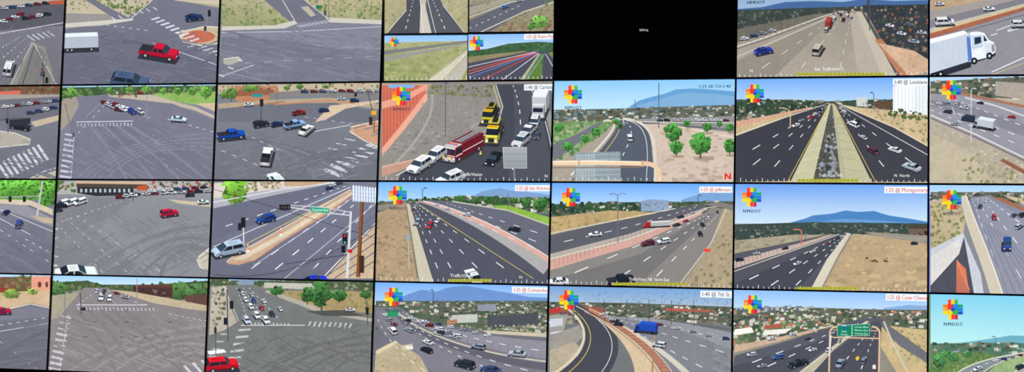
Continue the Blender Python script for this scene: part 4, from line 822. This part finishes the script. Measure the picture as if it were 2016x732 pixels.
def p13():
    BG('88817f')
    G('8fbff0','c4dcf0',545,562,'97 538 412 540 412 562 97 560'); P('3d4f34','97 556 170 552 200 560 300 560 412 552 412 580 300 582 170 570 97 576',.3); S('97 554 170 552 200 562 412 552 412 584 300 582 170 572 97 580',150,'2c4026 4f6a3c 6d8850 3c5230 7c6850',6,8)
    for x,y,w_,h in ((350,598,46,44),(385,600,40,44),(115,590,34,34),(300,580,22,20),(320,588,24,24)): T(x,y,w_,h,'4a6a3c')
    P('46302a','262 560 340 562 340 586 262 580',.15); P('5c3c32','262 560 340 560 340 566 262 565'); S('264 568 340 570 340 582 264 578',10,'221a18 8a7468',5); P('5a4438','360 582 412 578 412 602 372 604',.15)
    P('b8a88c','200 568 262 574 412 602 412 612 330 604 200 578',.12); P('a09884','97 582 150 576 172 584 120 622 97 630',.12)
    P('827b7b','165 566 206 566 300 596 412 616 412 740 90 740 120 620',.1)
    XW('c8c6ca',120,620,96,722,20,4,10,5,6); L('c8c6ca',1.4,'134 620 116 736'); L('d0ced2',1.6,'150 600 290 600'); XW('c4c2c6',152,604,300,606,2,6,20,3)
    for a in ('195 570 150 602','204 572 230 600','212 572 290 604'): D('d4d4da',1,a,6,1.2)
    for k in range(9): BS('5a5456' if k%2 else 'a8a2a1',2.4,'%d 736 %d 660 412 %d'%(130+k*22,230+k*20,640+k*10))
    for k in range(5): BS('534d50',3,'%d 610 %d 660 %d 736'%(150+k*24,200+k*28,230+k*44))
    S('110 620 412 620 412 736 100 736',220,'5d585a a29c9a 544f52 aca6a4',1.3,1.8,asp=14,ang=-20,k=4); XW('d4d2d6',360,720,412,704,16,18,4,6); XW('d0ced2',330,616,412,632,6,3,8,5)
    for y in (632,660,700): S('97 %d 412 %d 412 %d 97 %d'%(y,y,y+4,y+4),10,'5a565a',1.2,asp=6,k=4)
    L('4c4640',2,'160 618 158 576'); L('8a8a8c',1.3,'270 612 270 548'); BX('24262a',164,608,10,6); L('6a6c70',1.3,'128 574 128 640')
    cars([('suv',200,588,5,262,'eef0f4',24),('suv',216,590,4.4,265,'e0e4ea',24),('sedan',190,574,3,262,'c8ccd2'),('suv',205,576,3,262,'3a3c44'),('sedan',248,586,3.4,-20,'a8acb4'),('sedan',230,578,2.6,-20,'7c3030')])
panel(1,3,'slim black display showing a large weathered intersection with white cars',p13)

def p23():
    BG('6d6e69')
    P('47553c','412 548 738 553 738 574 600 566 412 562',.3); S('412 548 738 552 738 574 412 564',110,'3c4a34 5f6e4c 7a8a60 9a9078 4c4238 b0a890',5,6); P('8fa8c8','450 548 600 549 600 552 450 552'); P('8494a8','470 550 500 550 500 562 470 562',.1); P('b8b4a8','520 556 620 558 620 570 520 566',.1)
    P('9c8a62','540 572 738 574 738 616 640 612 560 592',.2); S('560 576 738 578 738 612 640 606',60,'7c7848 b0a070 6a6c40',4,6); P('b0a898','416 566 446 562 452 600 470 640 412 660',.15); S('416 570 440 566 450 620 414 650',40,'5c6a48 8a8068 4c4a40',5)
    P('70716e','446 562 500 560 640 612 738 628 738 736 410 736 412 668 470 632',.09); P('a8a294','530 570 640 610 738 628 738 634 630 616 520 574',.1); L('c8c4b4',1.4,'440 562 470 632')
    P('4c4e48','600 612 680 610 720 622 640 622',.1)
    for x,y,w_,h in ((633,612,44,62),(668,596,30,26),(605,600,26,36),(545,584,28,22),(720,590,24,20)): T(x,y,w_,h,'3c6434')
    for a in ('466 566 486 624','478 566 520 626','490 566 552 630'): D('cfcfcc',1,a,8,1.3)
    L('cfcfcc',1.6,'474 640 600 640'); XW('c8c9c6',478,634,566,636,2,5,13,3); XW('c8c9c6',610,632,690,636,-4,10,9,4); XW('c8c9c6',470,648,440,730,24,-2,7,5,6); XW('b8b9b6',434,656,412,700,14,0,4,4)
    for k in range(8): BS('484944' if k%2 else '90918a',2.2,'%d 736 %d 680 738 %d'%(470+k*26,560+k*20,648+k*9))
    S('470 645 738 640 738 736 440 736',160,'4d4e48 8a8b84 44453f',1.2,1.7,asp=14,ang=-22,k=4); S('470 645 738 640 738 736 440 736',60,'3c3d38',1,1.4,asp=16,ang=25,k=4)
    cars([('suv',494,606,4,285,'e4e8ee',24),('sedan',516,608,4,285,'a8342c',24),('suv',484,592,3.6,285,'dfe3ea',24),('suv',500,594,3.6,285,'3c4c80',24),('sedan',520,594,3.4,285,'e0e0e4',24),('suv',478,580,3,285,'d0d4dc',24),('sedan',496,582,3,285,'b8bcc4',24),('suv',506,624,5,285,'e8ecf2',24),('suv',486,634,5.4,285,'ccd8ea',24),('suv',524,634,5.4,285,'eceef2',24),('sedan',536,620,4.6,285,'24303c',24),('sedan',552,610,3.6,285,'c8ccd4',24),('sedan',690,612,4,5,'dce0e6',22),('sedan',472,572,2.4,285,'40485c',24)])
    V('suv',436,726,13.5,12,'d0202c',30,own='red and white utility car')
    child('car_roof_image','white roof of the red car'); P('eceff2','408 691 440 687 446 693 412 698'); end()
    L('4c4e50',2.4,'449 672 447 570'); BX('1c1e20',456,600,7,16); BX('1c1e20',444,632,7,14); L('4c4e50',1.8,'724 640 722 590'); BX('1c1e20',723,612,6,14); L('4c4e50',1.6,'425 700 424 640'); BX('2a2c2e',424,650,5,12)
panel(2,3,'slim black display showing a dim intersection with queued cars',p23)

def p33():
    BG('6c6b70')
    G('6fa6ea','b4d0ec',560,596,'736 550 1085 550 1085 600 736 600'); P('6f90c2','776 592 800 580 830 570 860 574 880 566 915 562 940 566 975 572 1000 576 1040 584 1082 586 1082 600 776 598')
    P('53604c','740 592 800 592 1082 592 1082 660 960 650 850 636 760 640 740 650',.25); CITY('740 594 860 592 1082 594 1082 660 960 640 860 624 780 606 740 612',620,3,6,CITYC+' 3a5534 486440 8a8074')
    P('8a9098','940 600 976 598 976 612 940 612',.1); P('c0c0b8','890 620 940 618 940 634 890 636',.1); P('a87c60','880 630 900 628 900 636 880 640',.1); P('4a4c50','960 622 1060 616 1060 640 960 644',.15); S('900 640 1082 640 1082 660 960 652',60,'a09884 7a7460 c8bca0 56624a',5)
    P('c4bba4','950 650 1082 656 1082 664 960 656',.1)
    P('77757c','740 604 790 606 812 622 900 652 1082 690 1082 740 960 740 820 690 760 664 740 640',.08)
    BZ('b4ac9c',3,'766 606 800 640 960 668 1082 676'); strip('8b8990','780 604 820 640 960 664 1082 672','790 612 840 660 960 690 1082 708')
    strip('5f5e65','786 616 830 660 950 700 1082 716','780 622 820 670 940 712 1082 730'); strip('57565e','776 622 800 668 900 712 1040 740','760 630 784 676 860 720 900 745'); BZ('c8c0ac',3,'784 616 830 660 950 698 1082 712')
    strip('7c7a82','740 610 756 650 800 690 860 740','776 616 800 668 900 712 1040 740')
    P('b3a688','740 690 780 672 826 700 850 742 736 742',.15); P('d2c6a4','740 690 778 670 784 674 742 698',.1); P('c8baa0','790 680 812 676 812 686 792 690'); BX('e8e4d8',806,684,14,7); S('740 700 830 700 840 736 740 736',40,'9c8e6c c4b694',4,6)
    for a in ('790 622 840 668 940 706 1060 734','784 620 820 662 900 706 1000 738'): D('e4e4ea',.9,bz(a),14,1.6,1.1)
    D('e4e4ea',.9,bz('800 616 850 650 960 676 1082 692'),14,1.6,1.1); D('e4e4ea',1,bz('744 628 760 670 800 708 850 738'),8,1.6,1.1)
    for k in range(18): L('5c5a5e',.9,[(792+k*16,632+k*4.2-(k*k)*.02),(792+k*16,640+k*4.3-(k*k)*.02)],up=(k==0))
    QUEUE(758,622,776,640,3,3,3.6,130); QUEUE(810,628,900,664,6,3.2,4,160); QUEUE(840,634,960,662,6,3,3,160)
    cars([('suv',840,692,5.6,135,'24282e',26),('sedan',842,676,5,135,'e4e4e8',26),('sedan',862,658,3.8,150,'cfd2d8',26),('suv',868,656,3.4,150,'3a3e46'),('suv',942,686,6,155,'8a93a4',26),('sedan',1018,700,7.6,165,'b4bcc6',26,'silver car'),('sedan',966,732,8.6,155,'3a4a70',28,'blue car'),('suv',915,722,8.6,150,'2c3438',28,'black utility car'),('sedan',892,664,3.6,155,'b8bcc2'),('suv',806,652,4.4,135,'9aa4b2'),('van',773,654,5.6,110,'eceef0',26),('sedan',838,634,3,160,'e8e8ec'),('sedan',804,632,3,140,'303440'),('sedan',920,740,5,150,'a0a4ac')])
    LAMP(853,600,572,-3); L('5c6066',1.3,'870 622 870 594'); P('2f8a5c','762 612 784 610 784 622 762 624'); L('6a6c70',1.4,'773 624 773 640')
    LOGO(775,584,.95); CAP('I-25 @ Comanche',1008,1080,564,12)
panel(3,3,'slim black display showing a busy curved freeway before a city',p33)

def p43():
    BG('6f7070')
    G('6494c8','a8bccc',568,592,'1080 555 1446 560 1446 606 1080 598'); S('1140 574 1440 574 1440 600 1140 592',260,'8098b4 5c7ca8 90a4b8',2.2,2.6,a=.1); P('59604f','1080 594 1240 596 1446 604 1446 640 1240 626 1080 640',.25); CITY('1080 596 1240 598 1446 606 1446 640 1260 626 1080 640',420,3,5,CITYC+' 3a4f34 2c3c2a 5c4a3c')
    P('8f5a48','1100 606 1150 602 1190 606 1190 616 1100 620',.15); P('a85c48','1310 606 1400 610 1400 614 1310 612',.15); P('9c9890','1082 620 1120 616 1110 650 1082 660',.12); P('c8ccd0','1082 628 1108 626 1108 640 1082 644'); L('d8dce0',3,'1084 656 1120 650')
    P('9a948a','1082 660 1140 640 1150 660 1110 700 1082 720',.15); P('b0a48e','1082 690 1130 672 1160 700 1130 736 1082 736',.15)
    P('8f9095','1180 622 1300 626 1446 656 1446 740 1330 740 1240 660',.1); P('7e7f83','1200 626 1300 634 1446 690 1446 745 1320 745 1230 650',.1); strip('cfc8b8','1176 622 1240 650 1300 690 1350 740','1186 620 1250 650 1316 690 1366 740')
    D('e0e0e4',1,'1215 628 1446 700',12,1.6,1.15); D('e0e0e4',1,'1210 632 1400 732',12,1.8,1.15); D('e0e0e4',1,'1250 628 1446 672',12,1.4,1.1)
    L('5c5a58',2.4,'1290 626 1446 650'); S('1380 670 1446 680 1446 736 1400 736',30,'6f7074 8c8d90',2,3,asp=6,ang=-25,k=4)
    strip('45464d','1112 600 1170 640 1170 690 1090 740','1140 600 1230 640 1235 690 1190 745'); P('45464d','1090 740 1192 740 1200 700 1150 690'); BZ('d4c8ac',4,'1110 602 1168 640 1165 690 1086 738',6); BZ('e4c860',1.2,'1118 602 1178 640 1180 690 1110 740'); BZ('e8e8e4',1.2,'1134 602 1216 640 1222 690 1178 740')
    strip('b07860','1156 610 1214 640 1276 680 1308 740','1160 608 1228 637 1296 686 1326 745',.12); strip('cdb898','1150 612 1204 640 1250 690 1250 742','1152 612 1212 640 1276 680 1306 742',.12)
    for k in range(22):
        q=bz('1156 611 1214 640 1276 680 1308 740',21)[k]; r=bz('1160 607 1228 635 1296 684 1326 740',21)[k]; L('8e5844',.8,[q,r],up=(k==0))
    BZ('e0bc98',1.6,'1160 607 1228 635 1296 684 1328 740'); BZ('9c6450',1.3,'1150 613 1210 642 1270 684 1300 740'); L('a07858',2.6,'1288 668 1284 736',3); L('b08868',2.2,'1288 668 1290 632'); BZ('b89070',2,'1290 634 1296 622 1310 622')
    V('box',1270,654,5.8,165,'2c56c0',22,own='blue box truck',c2='2444a0'); V('van',1298,682,5.4,160,'d8dce2',26); V('sedan',1218,640,4,165,'22282e',24); V('suv',1210,634,3.6,165,'30343c',24); QUEUE(1186,620,1206,630,3,2.6,3,165); QUEUE(1300,640,1430,668,5,2.6,3,0)
    for k in range(5): L('3c4044',1.2,[(1190+k*44,630+k*3),(1190+k*44,590)])
    P('b03c38','1082 608 1104 604 1104 614 1082 618',.1); L('7a7c80',1.6,'1130 640 1130 596')
    LOGO(1120,590,1.0); CAP('I-40 @ 7th St.',1379,1441,572,13,'30363c')
panel(4,3,'slim black display showing a curving ramp beside an orange-brown fence',p43)

def p53():
    BG('8c867a')
    G('7fb0e8','bcd6ec',575,606,'1440 562 1834 568 1834 612 1440 608'); P('8aa8cc','1740 606 1790 600 1834 602 1834 612 1740 610'); P('56644c','1440 606 1834 610 1834 650 1700 640 1640 650 1440 690',.25); CITY('1440 606 1560 604 1834 612 1834 646 1700 630 1640 648 1440 684',620,3,8,CITYC+' 3a5c34 3a5c34 e8e4da c87c58 d8d4c8')
    S('1450 604 1600 602 1600 612 1450 612',40,'6d7884 a8b0b8 c0b8ac 5c6878',5,6,k=4); S('1446 630 1600 620 1560 650 1446 676',70,'345830 4f7a44 e8e6e0 b06048 dcd4c4',6,9)
    P('a05c48','1505 640 1540 636 1540 644 1505 648',.1); P('f0ece4','1446 648 1480 644 1484 654 1446 660'); P('e8e4dc','1505 650 1560 646 1545 656 1500 660')
    P('c4ae84','1740 640 1834 650 1834 735 1770 740 1720 660',.15); S('1740 644 1834 656 1834 732 1760 700',120,'a89c74 d0c090 848c58 b8a878 6f7a4c',4,8); P('6b6a6e','1726 632 1744 636 1834 700 1834 720 1770 680',.08)
    P('56565e','1446 700 1560 668 1650 640 1690 628 1730 624 1740 630 1716 662 1660 740 1440 745',.06); P('4a4b52','1560 740 1660 680 1715 636 1728 632 1736 640 1730 740',.06); P('4a4b52','1446 720 1600 676 1700 632 1706 634 1620 690 1540 745 1440 745',.05)
    L('d0c4a8',3,'1446 692 1560 662 1640 640',2); L('c9bfa4',3.4,'1740 632 1755 670 1790 740',5); P('b9b19a','1704 632 1712 632 1640 690 1590 745 1556 745',.1); L('e8e0cc',1.2,'1708 632 1560 745')
    P('c2a890','1446 680 1540 662 1600 648 1600 654 1540 670 1446 694',.1)
    for a in ('1698 636 1480 735','1690 636 1446 726','1720 640 1640 740','1728 642 1690 740'): D('e8e8ec',.9,a,11,2,1.25,.35)
    cars([('sedan',1520,668,3.4,190,'e0e4e8'),('sedan',1562,660,3,190,'c8ccd0'),('suv',1532,706,5.2,200,'4c6a9c',26),('pickup',1572,720,7,210,'22262c',28,'black pickup truck'),('sedan',1654,718,7,75,'8fa4b4',28,'silver blue car'),('sedan',1630,690,4,75,'c8ccd0'),('sedan',1600,690,3.6,205,'e4e4e8'),('suv',1480,700,4,195,'c8ccd2'),('suv',1700,712,4.4,80,'7c8894'),('sedan',1500,722,4,200,'a8acb2'),('sedan',1652,672,2.6,75,'e0e0e0'),('sedan',1590,668,2.6,200,'303438')])
    child('road_sign_image','green overhead highway sign on a tan gantry')
    L('d8b894',3.2,'1632 738 1634 654',3.4); L('d8b894',3.2,'1730 738 1732 654',3.4); BZ('dcbc98',3.2,'1634 656 1635 643 1648 643'); BZ('dcbc98',3.2,'1732 656 1731 643 1716 643'); L('dcbc98',2.4,'1640 664 1732 666'); L('c8a884',1.8,'1640 649 1730 651')
    P('187a54','1648 640 1677 639 1677 661 1649 662'); P('187a54','1678 639 1712 637 1712 660 1678 661'); L('c8e8d8',.8,'1648 640 1677 639 1677 661 1649 662 1648 640'); L('c8e8d8',.8,'1678 639 1712 637 1712 660 1678 661 1678 639')
    BX('2c5ca0',1662,645,7,6); BX('c8e8d8',1662,641,9,1.4); TX('Santa',1662,653.5,4.8,'e4fff4','c'); TX('Fe Ave',1662,659.5,4.8,'e4fff4','c'); TX('Lomas Blvd',1695.5,645,4.8,'e4fff4','c',w=26); TX('Martin Ave',1695.5,651.5,4.8,'e4fff4','c',w=26); TX('Central Ave',1695.5,658,4.8,'e4fff4','c',w=26); end()
    L('e8eef2',2,'1633 700 1636 660'); P('f0c030','1684 704 1690 700 1692 706 1686 710'); BX('f0e8d8',1721,722,6,8)
    LOGO(1482,599,.95); CAP('I-25 @ Cesar Chavez',1744,1829,578,13); TICKS(1456,744,1822,750,34,(1570,1690))
panel(5,3,'slim black display showing freeway traffic under a green overhead sign',p53)

def p63():
    BG('6c7c64')
    G('7fc8e0','bce8e6',590,672,'1832 570 2250 590 2250 690 1832 676'); P('6fa8b4','1880 676 1940 668 1990 660 2050 662 2050 684 1890 684')
    CITY('1836 676 1940 674 2250 680 2250 716 1832 704',320,4,6,CITYC+' 3a5c40 3a5c40 6a9a90 8fb0a4','50705c')
    P('5f7a48','1836 696 1910 692 1970 700 1900 745 1830 745',.25); S('1836 692 1950 692 1900 745 1830 745',110,'3c6034 54783c 86a058 8a8a60',5,9)
    for x,y,w_,h in ((1850,728,26,30),(1878,716,22,22),(1905,706,18,16),(1862,706,20,18)): T(x,y,w_,h,'4a7c48',False)
    strip('7f8a88','1872 745 1900 715 1950 704 2016 694','1925 745 1940 722 1980 704 2030 696'); BZ('d4d4c0',2.4,'1872 745 1900 715 1950 704 2016 694'); BZ('c8ccbc',2,'1925 745 1940 722 1980 704 2030 696'); D('f0f0e8',1.1,bz('1898 745 1920 718 1965 704 2022 695'),8,.8)
    P('93a876','1935 745 1960 718 2010 700 2040 700 2000 745',.2); P('a0a49c','1985 745 2030 700 2060 696 2060 745',.08); L('dcd8c4',2,'1985 745 2030 700')
    QUEUE(1960,712,2008,700,4,2.8,2.2,150); LAMP(1897,712,682,5,'5c7070'); LAMP(1960,704,664,-5,'5c7070'); V('sedan',1925,728,4.4,220,'e4e8e8',26); V('suv',2008,724,4.4,50,'3c4850',26)
    LOGO(1876,609,1.05); L('3a4cb0',1.2,[C.full[0],C.full[1]])  # blue glow line painted along the top edge
panel(6,3,'slim black display showing a turquoise sky above a green interchange',p63)
# ---------------------------------------------------------------- wall, camera, light
bm=bmesh.new(); bar(bm,-1.2,9.8,.12,.24,0,5.4)
me=bpy.data.meshes.new('wall_back'); bm.to_mesh(me); bm.free(); me.materials.append(WAL)
wl=link(bpy.data.objects.new('wall_back',me)); wl['kind']='structure'; wl['label']='dark painted wall carrying the displays'
wd=bpy.data.worlds.new('room'); bpy.context.scene.world=wd; wd.use_nodes=True
wd.node_tree.nodes['Background'].inputs[0].default_value=(.05,.055,.07,1); wd.node_tree.nodes['Background'].inputs[1].default_value=.25
cd=bpy.data.cameras.new('camera'); co=bpy.data.objects.new('camera',cd); link(co)
cd.sensor_width=36; cd.sensor_fit='HORIZONTAL'; cd.lens=F*36/2016; cd.clip_start=.05; cd.clip_end=100
cd.dof.use_dof=True; cd.dof.focus_distance=6.0; cd.dof.aperture_fstop=8.5
m4=Matrix([[Rl[0][0],Rl[0][1],Rl[0][2],CX],[Rl[1][0],Rl[1][1],Rl[1][2],CY],[Rl[2][0],Rl[2][1],Rl[2][2],CZ],[0,0,0,1]])
co.matrix_world=m4; bpy.context.scene.camera=co
sc=bpy.context.scene; sc.view_settings.view_transform='Standard'; sc.view_settings.look='None'; sc.view_settings.exposure=0; sc.view_settings.gamma=1
